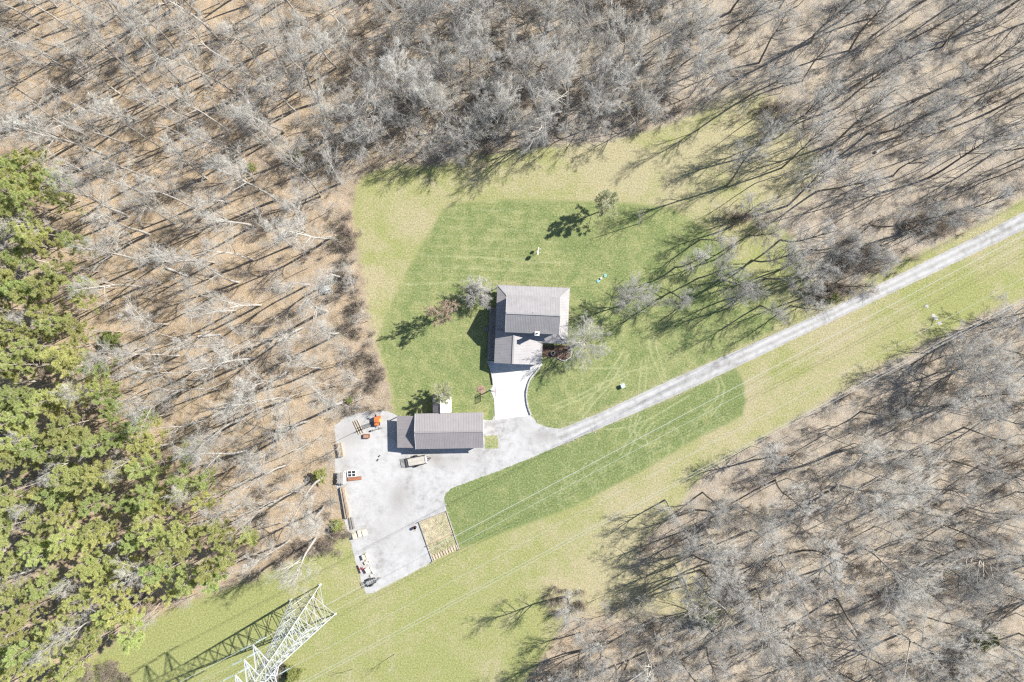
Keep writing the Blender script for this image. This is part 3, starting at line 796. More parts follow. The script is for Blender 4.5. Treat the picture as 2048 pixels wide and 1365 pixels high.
d = MB().box(6.33, 1.5, 1.05, .05, .95, 2.1).build('door', TRIM, barn); MB().box(6.38, 1.85, 1.05, .08, .05, .1).build('handle', BLACK, d)
window(barn, (6.3, -1.2, 1.7), .9, .9, (1, 0, 0))
shed = thing('shed', 'small gabled shed with white metal roof behind the barn', 'shed', (BX, BY, 0), BR_)
MB().add([(-3.05, 3.55, 0), (.2, 3.55, 0), (.2, 7.0, 0), (-3.05, 7.0, 0), (-3.05, 3.55, 2.35), (.2, 3.55, 2.3), (.2, 7.0, 2.3), (-3.05, 7.0, 2.35), (-1.55, 3.55, 3.3), (-1.55, 7.0, 3.3)],
         [(0, 1, 5, 8, 4), (2, 3, 7, 9, 6), (1, 2, 6, 5), (3, 0, 4, 7), (4, 8, 9, 7), (5, 6, 9, 8)]).build('wall', BARNW, shed)
sr = MB().bar((-1.55, 3.52, 3.5), (-1.55, 7.2, 3.5), .2, .05).build('roof', ROOFW, shed)
roof_slope(sr, (-3.25, 3.52, 2.3), (0, 1, 0), (1.7, 0, 1.15), 0, 3.68, const(0), const(math.hypot(1.7, 1.15)), ROOF)  # slope facing away from the sun: its shade is put into the darker colour
roof_slope(sr, (.42, 3.52, 2.3), (0, 1, 0), (-1.97, 0, 1.15), 0, 3.68, const(0), const(math.hypot(1.97, 1.15)), ROOFW)
d = MB().box(-1.5, 7.03, 1.0, 1.2, .05, 2.0).build('door', TRIM, shed); MB().box(-1.05, 7.08, 1.0, .05, .06, .12).build('handle', BLACK, d)
# firewood under the lean-to
fw = thing('firewood_stack', 'loose pile of split firewood under the barn lean-to', 'firewood', (BX, BY, 0), BR_)
rs = random.Random(21)
for k in range(64):
    y = rs.uniform(-2.6, 2.4); x = rs.uniform(-10.9, -9.2) ; z = .08 + .15 * (k // 24)
    a = rs.uniform(-.5, .5); p = Vector((x, y, z)); q = p + Vector((math.cos(a) * .42, math.sin(a) * .42, 0))
    MB().cyl(p, q, rs.uniform(.06, .095), n=6).build('log', LOGW, fw)

# ------------------------------------------------------------------ trailers
def wheel(parent, c, r, w):
    t = MB().lathe([(r * .62, -w / 2), (r * .93, -w / 2), (r, -w / 4), (r, w / 4), (r * .93, w / 2), (r * .62, w / 2)], 18).build('wheel', RUBBER, parent, c)
    t.rotation_euler = (math.pi / 2, 0, 0)
    MB().lathe([(.01, w * .2), (r * .3, w * .3), (r * .62, w * .42), (r * .62, -w * .42), (.01, -w * .3)], 14).build('rim', STEEL, t)
    return t


def trailer(label, c, rz, L, W_, gate, deckm, planks, hd=.5, mesh=False, deckcol=None):
    t = thing('utility_trailer', label, 'trailer', c, rz)
    if planks:
        for k in range(planks):
            w = (W_ - .1) / planks
            MB().box(0, -W_ / 2 + .05 + w * (k + .5), hd, L - .06, w * .93, .05).build('deck_plank', deckm, t)
    else:
        m = MB()
        for k in range(int(L / .11)): m.bar((-L / 2 + .05 + k * .11, -W_ / 2, hd), (-L / 2 + .05 + k * .11, W_ / 2, hd), .03, .02)
        m.build('mesh_floor', deckm, t)
        for k in range(5): MB().box(-L / 2 + L * k / 4, 0, hd - .05, .06, W_, .07).build('cross_member', BLACK, t)
    for s in (-1, 1):
        MB().bar((-L / 2, s * W_ / 2, hd - .03), (L / 2, s * W_ / 2, hd - .03), .07, .12).build('frame_rail', BLACK, t)
        MB().bar((-L / 2, s * (W_ / 2 - .01), hd + .36), (L / 2, s * (W_ / 2 - .01), hd + .36), .05).build('top_rail', BLACK, t)
        for k in range(4): MB().bar((-L / 2 + L * k / 3, s * (W_ / 2 - .01), hd), (-L / 2 + L * k / 3, s * (W_ / 2 - .01), hd + .34), .05).build('stake', BLACK, t)
        wheel(t, (-.25, s * (W_ / 2 + .17), .32), .32, .2)
        pts = [(math.cos(a) * .46, math.sin(a) * .40) for a in [R(x) for x in (0, 30, 60, 90, 120, 150, 180)]]
        f = MB()
        for (x0, z0), (x1, z1) in zip(pts[:-1], pts[1:]): f.bar((-.25 + x0, s * (W_ / 2 + .17), .36 + z0), (-.25 + x1, s * (W_ / 2 + .17), .36 + z1), .26, .03)
        f.build('fender', BLACK, t)
    MB().bar((L / 2, -W_ / 2, hd + .36), (L / 2, W_ / 2, hd + .36), .05).bar((L / 2, -W_ / 2, hd - .03), (L / 2, W_ / 2, hd - .03), .07, .12).build('front_rail', WHITE if planks else BLACK, t)
    tg = MB().bar((L / 2, -W_ * .36, hd - .04), (L / 2 + .95, 0, hd - .04), .07, .1).bar((L / 2, W_ * .36, hd - .04), (L / 2 + .95, 0, hd - .04), .07, .1).build('tongue', BLACK, t)
    MB().box(L / 2 + 1.05, 0, hd - .02, .3, .1, .1).build('coupler', RUST, tg)
    MB().cyl((L / 2 + .8, .12, 0.0), (L / 2 + .8, .12, hd + .3), .035, n=8).build('jack', GSTEEL, tg)
    g = MB().bar((-L / 2 - .12, -W_ / 2, .40), (-L / 2 - .12, W_ / 2, .40), .06).bar((-L / 2 - gate, -W_ / 2, .04), (-L / 2 - gate, W_ / 2, .04), .06)
    g = g.build('ramp_gate', BLACK, t)
    nb = 8 if planks else 6
    for k in range(nb):
        y = -W_ / 2 + W_ * k / (nb - 1); MB().bar((-L / 2 - .15, y, .39), (-L / 2 - gate + .03, y, .045), .045).build('gate_bar', BLACK, g)
    if planks: MB().box(-L / 2 - .25, 0, .36, .34, W_, .03, 0, -.2).build('tread_plate', GSTEEL, g)
    return t


trailer('wood decked utility trailer with lowered ramp gate beside the barn', Wp(835, 921), R(10.7), 3.75, 1.66, 1.55, TWOOD, 8)
trailer('small black mesh floor trailer at the corner of the gravel yard', Wp(742.5, 1162.5), R(23.6), 1.9, 1.0, 1.3, MESHM, 0, .42)

# ------------------------------------------------------------------ yard things
def board_stack(name, label, cat, c, rz, nl, nw, L, bw, bh, mat, jit=.1, bearers=True, group=None):
    t = thing(name, label, cat, c, rz, group); r_ = random.Random(nl * 31 + nw)
    if bearers:
        for s in (-.38, 0, .38): MB().box(s * L, 0, .06, .12, nw * bw, .12).build('bearer', GWOOD, t)
    for k in range(nl):
        for j in range(nw):
            if k == nl - 1 and r_.random() < .3: continue
            l = L * r_.uniform(1 - jit, 1)
            MB().box(r_.uniform(-jit, jit) * L * .4, (j - (nw - 1) / 2) * bw, .12 + bh * (k + .5), l, bw * r_.uniform(.5, .93), bh * r_.uniform(.6, .95), r_.uniform(-.008, .008)).build('board', mat, t)
    return t


board_stack('lumber_stack', 'short stack of pale sawn boards at the wood edge of the yard', 'lumber', Wp(681.5, 900), R(98), 5, 4, 2.9, .27, .16, WOOD)
board_stack('lumber_stack', 'long stack of pinkish timbers along the yard edge below the rack', 'lumber', Wp(691.5, 1005), R(100), 3, 5, 6.3, .2, .2, WOOD, .04)
board_stack('lumber_stack', 'weathered grey plank pile at the end of the long timbers', 'lumber', Wp(703.5, 1047), R(101), 2, 5, 2.5, .2, .12, GWOOD, .12)
# cantilever rack with grey boards, white frame, rusty beam
rk = thing('lumber_rack', 'white armed storage rack standing at the yard edge', 'rack', Wp(686, 954), R(-3))
for y in (-1.1, -.37, .37, 1.1):
    MB().bar((.35, y, 0), (.35, y, 1.25), .1).build('upright', WHITE, rk); MB().bar((.42, y, .98), (-1.0, y, 1.02), .09, .09).build('arm', WHITE, rk)
for x in (.42, .72): MB().bar((x, -1.25, 1.2), (x, 1.25, 1.2), .09).build('rail', WHITE, rk)
for y in (-1.1, 1.1): MB().bar((.72, y, 0), (.72, y, 1.15), .08).build('upright', WHITE, rk)
gbs = thing('board_pile', 'grey boards lying on the white rack arms', 'lumber', Wp(684.0, 954), R(-3))
gbs.location.z = 1.07
for k in range(7): MB().box(-.5 + k * .16 - .05, rs.uniform(-.12, .12), .06, .14, 2.2, .1).build('board', GWOOD, gbs)
wf = thing('window_frame', 'white framed two pane sash lying on gravel beside the rack', 'frame', Wp(703.5, 947.5), R(4))
m = MB()
for y in (-.6, 0, .6): m.box(0, y, .2, 1.6, .1, .1)
for x in (-.8, .02, .8): m.box(x, 0, .21, .1, 1.28, .12)
m.build('frame', WHITE, wf)
for x in (-.4, .42):
    for y in (-.3, .3): MB().box(x, y, .12, .7, .48, .03).build('pane', GLASS, wf)
for x in (-.7, .7): MB().box(x, 0, .06, .12, 1.1, .12).build('bearer', GWOOD, wf)
rb = thing('steel_beam', 'rusty steel channel lying on the gravel next to the rack', 'beam', Wp(710, 957.2), R(6))
MB().box(0, 0, .28, 2.75, .56, .06).build('web', RUST, rb)
for s in (-1, 1): MB().box(0, s * .3, .17, 2.75, .05, .3).build('flange', RUST, rb)
for x in (-1, 1): MB().box(x, 0, .05, .12, .5, .1).build('bearer', GWOOD, rb)
# crate
cr = thing('crate', 'open rust brown wooden crate on the gravel near the barn', 'crate', Wp(734, 872.2), R(0))
for s in (-1, 1):
    MB().box(0, s * .37, .3, 1.25, .05, .6).build('side', RUST, cr); MB().box(s * .6, 0, .3, .05, .69, .6).build('end', RUST, cr)
MB().box(0, 0, .42, 1.14, .68, .06).build('contents', RUSTIN, cr)
# orange machine
om = thing('wood_chipper', 'orange compact machine with black stack near the barn lean-to', 'machine', Wp(755.5, 839.5), 0)
MB().box(0, .1, .85, 1.05, 1.2, .7).build('body', ORANGE, om, bevel=.06)
MB().box(-.1, -.75, .7, .85, .7, .5).build('hood', ORANGE, om, bevel=.05)
MB().box(.62, 0, .75, .3, .95, .4).build('side_box', YELLOW, om, bevel=.03)
MB().box(.55, .62, .95, .45, .5, .35).build('hopper', ORANGE, om, bevel=.03)
MB().cyl((-.08, .62, 1.1), (-.08, .95, 1.75), .07, n=10).build('stack', BLACK, om)
MB().cyl((-.08, .93, 1.74), (-.08, 1.15, 1.85), .16, n=10).build('stack_cap', BLACK, om)
MB().box(-.05, -.2, 1.23, .16, .6, .06).build('seat', RUST, om)
for s in (-1, 1): wheel(om, (0, 0, 0), .3, .18)
k = 0
for ch_ in [c for c in om.children if c.name.startswith('wheel')]:
    ch_.location = ((-.58, -.55, .3), (.42, -.8, .3))[k]; ch_.rotation_euler = (math.pi / 2, 0, math.pi / 2); k += 1
for s in (-1, 1): MB().bar((s * .4, .55, 0), (s * .4, .55, .55), .1).build('leg', BLACK, om)
MB().bar((-.1, -1.05, .45), (-.1, -1.6, .35), .08).build('drawbar', BLACK, om)
# timber frame with mast
tf = thing('timber_frame', 'low frame of pale timbers with dark cross bar at the gravel edge', 'frame', Wp(717, 854), R(-66))
for y in (-.45, -.05, .45): MB().box(0, y, .14, 2.9, .14, .14).build('timber', WOOD, tf)
MB().box(.75, 0, .27, .16, 1.3, .12).build('cross_bar', BLACK, tf); MB().box(.2, .1, .27, .14, .9, .12).build('cross_bar', BLACK, tf)
mp = thing('mast', 'thin dark mast rising beside the timber frame', 'pole', Wp(720.5, 859.5), 0)
MB().cyl((0, 0, 0), (0, 0, 5.6), .045, .03, 8).build('pole', BLACK, mp); MB().box(0, 0, .03, .35, .35, .06).build('base_plate', BLACK, mp)
MB().bar((-.35, 0, 5.3), (.35, 0, 5.3), .04).build('crosspiece', BLACK, mp)
ha = thing('harrow', 'dark flat heap of chain harrow mesh on the gravel', 'harrow', Wp(735, 852), R(19))
m = MB()
for k in range(12): m.bar((-1.15 + k * .2, -.42, .05), (-1.0 + k * .2, .42, .07), .05, .05)
for k in range(5): m.bar((-1.2, -.4 + k * .2, .06), (1.2, -.38 + k * .2, .06), .05, .05)
m.build('links', GSTEEL, ha)
for k in range(10): MB().bar((-1.05 + k * .23, .3 - (k % 3) * .3, .04), (-1.0 + k * .23, .3 - (k % 3) * .3, .3), .05).build('tine', GSTEEL, ha)
lb = thing('hitch_bar', 'long grey implement bar with clevis lying near the crate', 'implement', Wp(752, 859.5), R(16))
MB().bar((-1.0, 0, .12), (1.35, 0, .12), .16, .12).build('bar', GSTEEL, lb); MB().box(-1.15, .0, .12, .4, .32, .14).build('clevis', BLACK, lb)
for x in (-.7, .6): MB().box(x, 0, .03, .1, .4, .06).build('foot', BLACK, lb)
# two small dark wedges standing in for dark marks on the gravel
for i, (x, y, a) in enumerate(((758.3, 912.8, 40), (755.3, 920.5, 60))):
    c = tag(MB().add([(-.3, -.09, 0), (.3, -.09, 0), (.3, .09, 0), (-.3, .09, 0), (-.05, -.09, .2), (-.05, .09, .2)], [(3, 2, 1, 0), (0, 1, 4), (2, 3, 5), (1, 2, 5, 4), (3, 0, 4, 5)]).build('wheel_chock', RUBBER, None, Wp(x, y) + Vector((0, 0, .011)), R(a)),
            'small black wedge lying alone on the open gravel', 'wedge', 'wedges on the gravel')
# barrel
bl = thing('barrel', 'black steel drum beside the garden bed', 'barrel', Wp(830.5, 1054.5) + Vector((0, 0, .011)))
MB().lathe([(.01, .02), (.27, 0), (.285, .02), (.285, .28), (.3, .3), (.285, .32), (.285, .58), (.3, .6), (.285, .62), (.285, .86), (.295, .88), (.27, .88), (.26, .3), (.01, .28)], 20).build('drum', BLACK, bl)
MB().torus((0, 0, .88), .285, .02, 20, 6).build('rim', RUST, bl)
st = thing('stake', 'short steel stake next to the black drum', 'stake', Wp(831, 1061)); MB().bar((0, 0, 0), (0, .02, .35), .06).build('bar', GSTEEL, st); MB().box(0, 0, .36, .1, .1, .03).build('cap', RUST, st)
# stone slabs on the yard
def slabs(label, c, rz, items, group=None):
    t = thing('stone_stack', label, 'stone', c, rz, group); r_ = random.Random(len(items) + int(c[0] * 10))
    for (x, y, sx, sy, n, h) in items:
        for k in range(n):
            MB().box(x + r_.uniform(-.06, .06), y + r_.uniform(-.06, .06), h * (k + .5), sx * r_.uniform(.86, 1), sy * r_.uniform(.86, 1), h * .93, r_.uniform(-.06, .06)).build('slab', STONE, t, bevel=.03)
    return t


slabs('three cream stone slab stacks in a row by the grey planks', Wp(719.5, 1067.5), R(13), [(-.95, -.1, .95, 1.25, 5, .18), (.1, .05, .72, 1.25, 4, .17), (1.05, .1, 1.0, 1.3, 3, .16)])
slabs('cream stone slabs stacked in a pair above the broken stones', Wp(729, 1113.5), R(22), [(-.05, 0, .6, 1.0, 5, .14), (.62, 0, .5, 1.1, 4, .12)])
slabs('low jumble of broken cream stones beside the red blade', Wp(733, 1123.5), R(30), [(-.3, -.1, .55, .6, 3, .13), (.25, .15, .4, .5, 2, .14), (.55, -.2, .35, .3, 2, .12), (.1, -.45, .3, .3, 2, .12)])
slabs('cream stone slab stack between red blade and mesh trailer', Wp(737, 1140), R(28), [(-.1, .1, .75, 1.05, 5, .15), (.6, -.05, .45, .9, 2, .12)])
for x, y, l in ((746.5, 1144.8, 'lone cream rock north of the mesh trailer tongue'), (742, 1151.5, 'cream rock touching the mesh trailer side')):
    tag(MB().rock((0, 0, .14), .3, .7, int(x)).build('rock', STONE, None, Wp(x, y)), l, 'rock')
bd = thing('grader_blade', 'dark red tractor blade implement at the yard edge', 'blade', Wp(718.5, 1138.5), R(-69))
MB().add([(-.85, -.1, .02), (.85, -.1, .02), (.85, .12, .5), (-.85, .12, .5), (-.85, -.04, .02), (.85, -.04, .02), (.85, .18, .5), (-.85, .18, .5)], [(0, 1, 2, 3), (7, 6, 5, 4), (0, 4, 5, 1), (2, 6, 7, 3), (1, 5, 6, 2), (0, 3, 7, 4)]).build('blade', RED, bd)
MB().bar((0, .15, .35), (0, .85, .42), .14).build('beam', RED, bd); MB().bar((-.3, .85, .4), (.3, .85, .4), .1).build('hitch', RED, bd)
MB().bar((0, .85, .4), (0, .7, .8), .09).build('mast', RED, bd)

# garden
GB = [Wp(838, 1044), Wp(893, 1022.5), Wp(918.5, 1099), Wp(866, 1123)]
gc = Wp(878, 1072)
garden = thing('garden_bed', 'fenced in vegetable plot with straw mulch between gravel and lawn', 'garden', gc)
gl = lambda u, v: (GB[0] * (1 - u) + GB[1] * u) * (1 - v) + (GB[3] * (1 - u) + GB[2] * u) * v - gc
MB().prism([tuple(gl(u, v)[:2]) for u, v in ((0.01, .01), (.99, .01), (.99, .99), (.01, .99))], 0.0, .06).build('soil', SOIL, garden)
for (u0, v0, u1, v1) in ((0, 0, 1, 0), (1, 0, 1, 1), (0, 1, 0, 0), (0, .6, 1, .58)):
    p, q = gl(u0, v0), gl(u1, v1)
    n = max(2, int((q - p).length / 2.0))
    for k in range(n):
        a, b = p + (q - p) * (k + .01) / n, p + (q - p) * (k + .99) / n
        MB().bar(a + Vector((0, 0, .12)), b + Vector((0, 0, .12)), .16, .24).build('border_timber', GWOOD if v0 != .6 else WOOD, garden)
m = MB(); rs = random.Random(5)
for k in range(1500):
    u, v = rs.uniform(.05, .95), rs.uniform(.05, .57); p = gl(u, v); a = rs.uniform(0, 3.14); l = rs.uniform(.06, .2)
    d_ = Vector((math.cos(a), math.sin(a), rs.uniform(-.1, .3))) * l; m.bar(p + Vector((0, 0, .07)) - d_ * .5, p + Vector((0, 0, .1)) + d_ * .5, .05, .02)
o = m.build('straw_mulch', STRAW, garden); o['kind'] = 'stuff'
m = MB()
for k in range(900):
    u, v = rs.uniform(.04, .96), rs.uniform(.62, .86)
    if k % 3 == 0: u, v = rs.gauss(.75, .15), rs.gauss(.25, .15)
    if not (0 < u < 1 and 0 < v < 1): continue
    p = gl(u, v) + Vector((0, 0, .06)); a = rs.uniform(0, 6.28); l = rs.uniform(.06, .16)
    m.add([p, p + Vector((math.cos(a) * l, math.sin(a) * l, l * .5)), p + Vector((math.cos(a + .9) * l, math.sin(a + .9) * l, l * .6))], [(0, 1, 2)])
o = m.build('seedlings', GREENP, garden); o['kind'] = 'stuff'
for k in range(10):
    u = .06 + k * .098; p, q = gl(u, .86), gl(u + .012, .985)
    MB().bar(p + Vector((0, 0, .12)), q + Vector((0, 0, .12)), .17, .2).build('row_board', WOOD, garden)
for u, v in ((0, 0), (1, 0), (1, .6), (0, .6), (1, 1), (0, 1)):
    p = gl(u, v); MB().box(p.x, p.y, .35, .1, .1, .7).build('corner_post', GWOOD, garden)

# basketball hoop
hp = thing('basketball_hoop', 'clear backboard basketball hoop on a post beside the concrete driveway', 'hoop', Wp(981, 780.7), R(2))
MB().bar((0, 0, 0), (.12, 0, 3.0), .15).build('post', BLACK, hp)
for s in (-1, 1): MB().bar((.1, s * .06, 2.7), (1.0, s * .25, 3.15), .06).build('arm', BLACK, hp)
MB().bar((.1, 0, 3.0), (1.0, 0, 3.7), .06).build('arm', BLACK, hp)
bb = MB()
for z in (2.95, 4.0): bb.bar((1.03, -.86, z), (1.03, .86, z), .07)
for y in (-.86, .86): bb.bar((1.03, y, 2.98), (1.03, y, 3.97), .07)
bbo = bb.build('backboard', GSTEEL, hp)
MB().box(1.03, 0, 3.47, .02, 1.66, .98).build('pane', gm, bbo)
sq = MB()
for z in (3.12, 3.55): sq.bar((1.05, -.3, z), (1.05, .3, z), .03)
for y in (-.3, .3): sq.bar((1.05, y, 3.12), (1.05, y, 3.55), .03)
sq.build('target_square', BLACK, bbo)
rm = MB().torus((1.35, 0, 3.05), .225, .012, 18, 5).bar((1.04, 0, 3.05), (1.13, 0, 3.05), .12, .03).build('rim', ORANGE, hp)
nt_ = MB()
for k in range(10):
    a = 2 * math.pi * k / 10; nt_.bar((1.35 + .22 * math.cos(a), .22 * math.sin(a), 3.04), (1.35 + .13 * math.cos(a + .3), .13 * math.sin(a + .3), 2.65), .015)
nt_.build('net', WHITE, rm)
mr = thing('mulch_ring', 'round reddish mulch ring in the lawn beside the hoop', 'mulch', Wp(962.3, 779.5))
MB().lathe([(.85, 0), (.75, .06), (.01, .09)], 22).build('mulch', PMULCH, mr)
m = MB()
for k in range(9): m.bar((.02 * k - .1, .03, .05), (.3 * math.cos(k), .3 * math.sin(k), .45), .02)
m.build('stems', GWOOD, mr)

# transformer box, dishes, lids, stake, tank
tb = thing('transformer_box', 'pale green utility box on the lawn near the lane', 'utility box', Wp(1245, 772), R(21))
MB().box(0, 0, .04, 1.0, .95, .08).build('pad', CONC, tb)
MB().box(0, 0, .42, .78, .74, .68).build('cabinet', GREENBOX, tb, bevel=.02); MB().box(0, 0, .79, .84, .8, .06).build('lid', GREENBOX, tb)
MB().box(0, -.385, .45, .06, .03, .14).build('handle', BLACK, tb)
for i, (x, y, h, r, l) in enumerate(((1074.6, 499.5, 1.15, .36, 'shorter white satellite dish on a post in the back lawn'), (1073, 508, 1.75, .44, 'taller white satellite dish on a post in the back lawn'))):
    dsh = thing('satellite_dish', l, 'satellite dish', Wp(x, y))
    MB().cyl((0, 0, 0), (0, 0, h), .035, n=8).build('post', GSTEEL, dsh)
    d_ = MB().lathe([(.01, 0), (r * .5, .03), (r * .85, .09), (r, .14), (r * .985, .155), (r * .84, .11), (r * .5, .05), (.01, .02)], 20).build('dish', WHITE, dsh, (.07, 0, h + .05)); d_.rotation_euler = (0, R(72), 0)
    MB().bar((.05, 0, h - .25), (.62, 0, h + .2), .03).build('feed_arm', WHITE, dsh); MB().box(.64, 0, h + .22, .12, .1, .1).build('feed_horn', WHITE, dsh)
for x, y, l in ((1210.2, 551.6, 'bright teal round tank lid flush in the lawn'), (1196, 562.6, 'faded pale teal tank lid half covered by grass')):
    ld = thing('tank_lid', l, 'lid', Wp(x, y)); MB().lathe([(.34, 0), (.34, .1), (.3, .12), (.01, .13)], 20).build('lid', TEAL, ld)
    MB().box(0, 0, .14, .3, .05, .03).build('handle', GSTEEL, ld)
vp = thing('vent_pipe', 'short white capped vent pipe between two teal lids', 'pipe', Wp(1202, 557.4)); MB().lathe([(.14, 0), (.14, .3), (.2, .32), (.2, .4), (.06, .42)], 16).build('pipe', WHITE, vp); MB().lathe([(.07, .40), (.01, .43)], 10).build('cap', GSTEEL, vp)
sk = thing('marker_stake', 'lone thin dark stake in the upper lawn', 'stake', Wp(1024, 453)); MB().cyl((0, 0, 0), (.0, 0, .55), .04, n=6).build('stake', BLACK, sk); MB().box(0, 0, .57, .1, .1, .05).build('cap', WHITE, sk)
tk = thing('storage_tank', 'grey domed tank among brush at the wood edge', 'tank', Wp(651.5, 579))
MB().lathe([(1.0, 0), (1.0, .45), (.93, .62), (.75, .78), (.45, .9), (.2, .94), (.01, .95)], 28).build('shell', TANK, tk)
MB().lathe([(.28, .9), (.28, 1.0), (.01, 1.02)], 16).build('lid', TANK, tk)
for k in range(8):
    a = k * math.pi / 4; MB().bar((1.01 * math.cos(a), 1.01 * math.sin(a), .02), (.95 * math.cos(a), .95 * math.sin(a), .6), .08, .04).build('rib', TANK, tk)
for i, (x, y, r) in enumerate(((1853, 613, .5), (1866, 631, .5), (1871, 637, .6), (1879, 647, .55))):
    tag(MB().rock((0, 0, .02), r * .8, .16, i).build('flat_rock', PALE, None, Wp(x, y)), 'pale flat rock embedded in the grass under the wires', 'rock', 'flat rocks under the wires')

# ------------------------------------------------------------------ transmission tower and wires
LD = Vector((.8847, .466, 0)).normalized(); AD = Vector((.466, -.8847, 0)).normalized()
TC = Wp(626.5, 1214)
tw = thing('transmission_tower', 'tall galvanised lattice power tower in the mown corridor', 'tower', TC, math.atan2(LD.y, LD.x))
# local axes: x along the line, y = to the left of it (AD = -y)
B0, WST, HW, HT = 3.3, .95, 24.0, 36.5


def half(h): return B0 + (WST - B0) * h / HW if h < HW else WST - (WST - .55) * (h - HW) / (HT - HW)


lv = [0, 4.6, 8.6, 12.2, 15.4, 18.2, 20.8, 23.0, 25.0, 27.2, 29.4, 31.6, 34, 36.5]
cs = ((-1, -1), (1, -1), (1, 1), (-1, 1))
cp = lambda i, h: Vector((cs[i % 4][0] * half(h), cs[i % 4][1] * half(h), h))
for i in range(4):
    MB().box(cp(i, 0).x, cp(i, 0).y, .12, .5, .5, .24).build('footing', BLOCK, tw)
    lg = MB().bar(cp(i, 0.2), cp(i, HW), .17).bar(cp(i, HW), cp(i, HT), .13)
    lg.build('leg', STEEL, tw)
for a, b in zip(lv[:-1], lv[1:]):
    for i in range(4):
        t_ = .078 if a < 18 else .06
        MB().bar(cp(i, a + .25), cp(i + 1, b), t_).build('brace', STEEL, tw); MB().bar(cp(i + 1, a + .25), cp(i, b), t_).build('brace', STEEL, tw)
        MB().bar(cp(i, b), cp(i + 1, b), t_).build('horizontal', STEEL, tw)
        if a < 18:
            mid = (cp(i, a + .25) + cp(i + 1, b)) * .5 + (cp(i + 1, a + .25) + cp(i, b)) * .5; mid *= .5
            MB().bar((cp(i, a) + cp(i, b)) * .5, mid, .06).build('brace', STEEL, tw); MB().bar((cp(i + 1, a) + cp(i + 1, b)) * .5, mid, .06).build('brace', STEEL, tw)
MB().bar((-.5, 0, 38.6), (-.55, -.5, HT), .1).bar((.5, 0, 38.6), (.55, .5, HT), .1).bar((-.5, 0, 38.6), (-.55, .5, HT), .1).bar((.5, 0, 38.6), (.55, -.5, HT), .1).bar((-.5, 0, 38.6), (.5, 0, 38.6), .1).build('peak', STEEL, tw)


def arm(side, h, L):
    m_ = MB(); tip = Vector((0, side * L, h + .25)); w = half(h)
    for sx in (-1, 1):
        m_.bar((sx * w, side * w, h), tip, .12); m_.bar((sx * w * .9, side * w * .9, h + 1.7), tip, .11)
        for f in (.35, .68):
            p = Vector((sx * w, side * w, h)).lerp(tip, f); q = Vector((sx * w * .9, side * w * .9, h + 1.7)).lerp(tip, f); m_.bar(p, q, .06)
            q2 = Vector((sx * w * .9, side * w * .9, h + 1.7)).lerp(tip, f - .33); m_.bar(p, q2, .06)
        for f in (.35, .68):
            m_.bar(Vector((-w, side * w, h)).lerp(tip, f), Vector((w, side * w, h)).lerp(tip, f), .06)
    m_.build('crossarm', STEEL, tw)
    for d in (-1, 1):
        s_ = MB()
        for k in range(9): s_.cyl(tip + Vector((d * (.55 + k * .2), 0, -.2 - k * .012)), tip + Vector((d * (.62 + k * .2), 0, -.2 - k * .012)), .13, .04, 8)
        s_.bar(tip, tip + Vector((d * 2.6, 0, -.35)), .05).build('insulator', BLUEG, tw)
    return tip


tips = []
for side, h, L in ((1, 26.0, 4.6), (-1, 26.0, 4.6), (1, 30.2, 4.1), (-1, 24.0, 2.2), (-1, 30.2, 4.1), (1, 34.2, 3.6), (-1, 34.2, 3.6)): tips.append(arm(side, h, L))
Mtw = Matrix.Translation(TC) @ Matrix.Rotation(math.atan2(LD.y, LD.x), 4, 'Z')


def wire(label, tip, dy=0.0, dz=0.0, r=.035, sag=2.0):
    pts = []
    for a, b in ((-260, -2.6), (2.6, 260)):
        seg = []
        for k in range(41):
            s = a + (b - a) * k / 40; u = (s - a) / (b - a); seg.append(Mtw @ (tip + Vector((s, dy, -.35 + dz - sag * 4 * u * (1 - u)))))
        pts.append(seg)
    m_ = MB()
    for seg in pts:
        for p, q in zip(seg[:-1], seg[1:]): m_.cyl(p, q, r, n=5, caps=False)
    # jumper loop under the arm
    j = [Mtw @ (tip + Vector((-2.6 + 5.2 * k / 10, dy, -.35 + dz - 1.6 * math.sin(math.pi * k / 10)))) for k in range(11)]
    for p, q in zip(j[:-1], j[1:]): m_.cyl(p, q, r, n=5, caps=False)
    return tag(m_.build('power_line', CABLE), label, 'power line')


wire('outer power line crossing the mown lawn, strung from the lowest arm', tips[0], r=.036)
wire('thin power line beside the outer one over the lawn', tips[2], r=.022)
wire('thin power line over the middle of the meadow corridor', tips[3], r=.022)
wire('power line along the woodland edge, upper of a close pair', tips[1], r=.026)
wire('power line along the woodland edge, lower of a close pair', tips[1], dy=-.55, dz=-.3, r=.026)

# ------------------------------------------------------------------ trees
def nrm(a): return a / np.maximum(np.linalg.norm(a, axis=-1, keepdims=True), 1e-9)


def tubes(P0, P1, r0, r1, n=3, cone=False):
    d = nrm(P1 - P0)
    up = np.where(np.abs(d[:, 2:3]) < .9, np.array([[0, 0, 1.]]), np.array([[1., 0, 0]]))
    a = nrm(np.cross(d, up)); b = np.cross(d, a)
    ang = np.arange(n) * 2 * np.pi / n
    ring = a[:, None, :] * np.cos(ang)[None, :, None] + b[:, None, :] * np.sin(ang)[None, :, None]
    m = len(P0); i = np.arange(n); j = (i + 1) % n
    if cone:
        V = np.concatenate([P0[:, None] + ring * r0[:, None, None], P1[:, None]], 1); k = n + 1
        f = np.stack([i, j, np.full(n, n)], 1)
    else:
        V = np.concatenate([P0[:, None] + ring * r0[:, None, None], P1[:, None] + ring * r1[:, None, None]], 1); k = 2 * n
        f = np.stack([i, j, n + j, n + i], 1)
    F = (np.arange(m)[:, None, None] * k + f[None]).reshape(-1, f.shape[1])
    return V.reshape(-1, 3), F


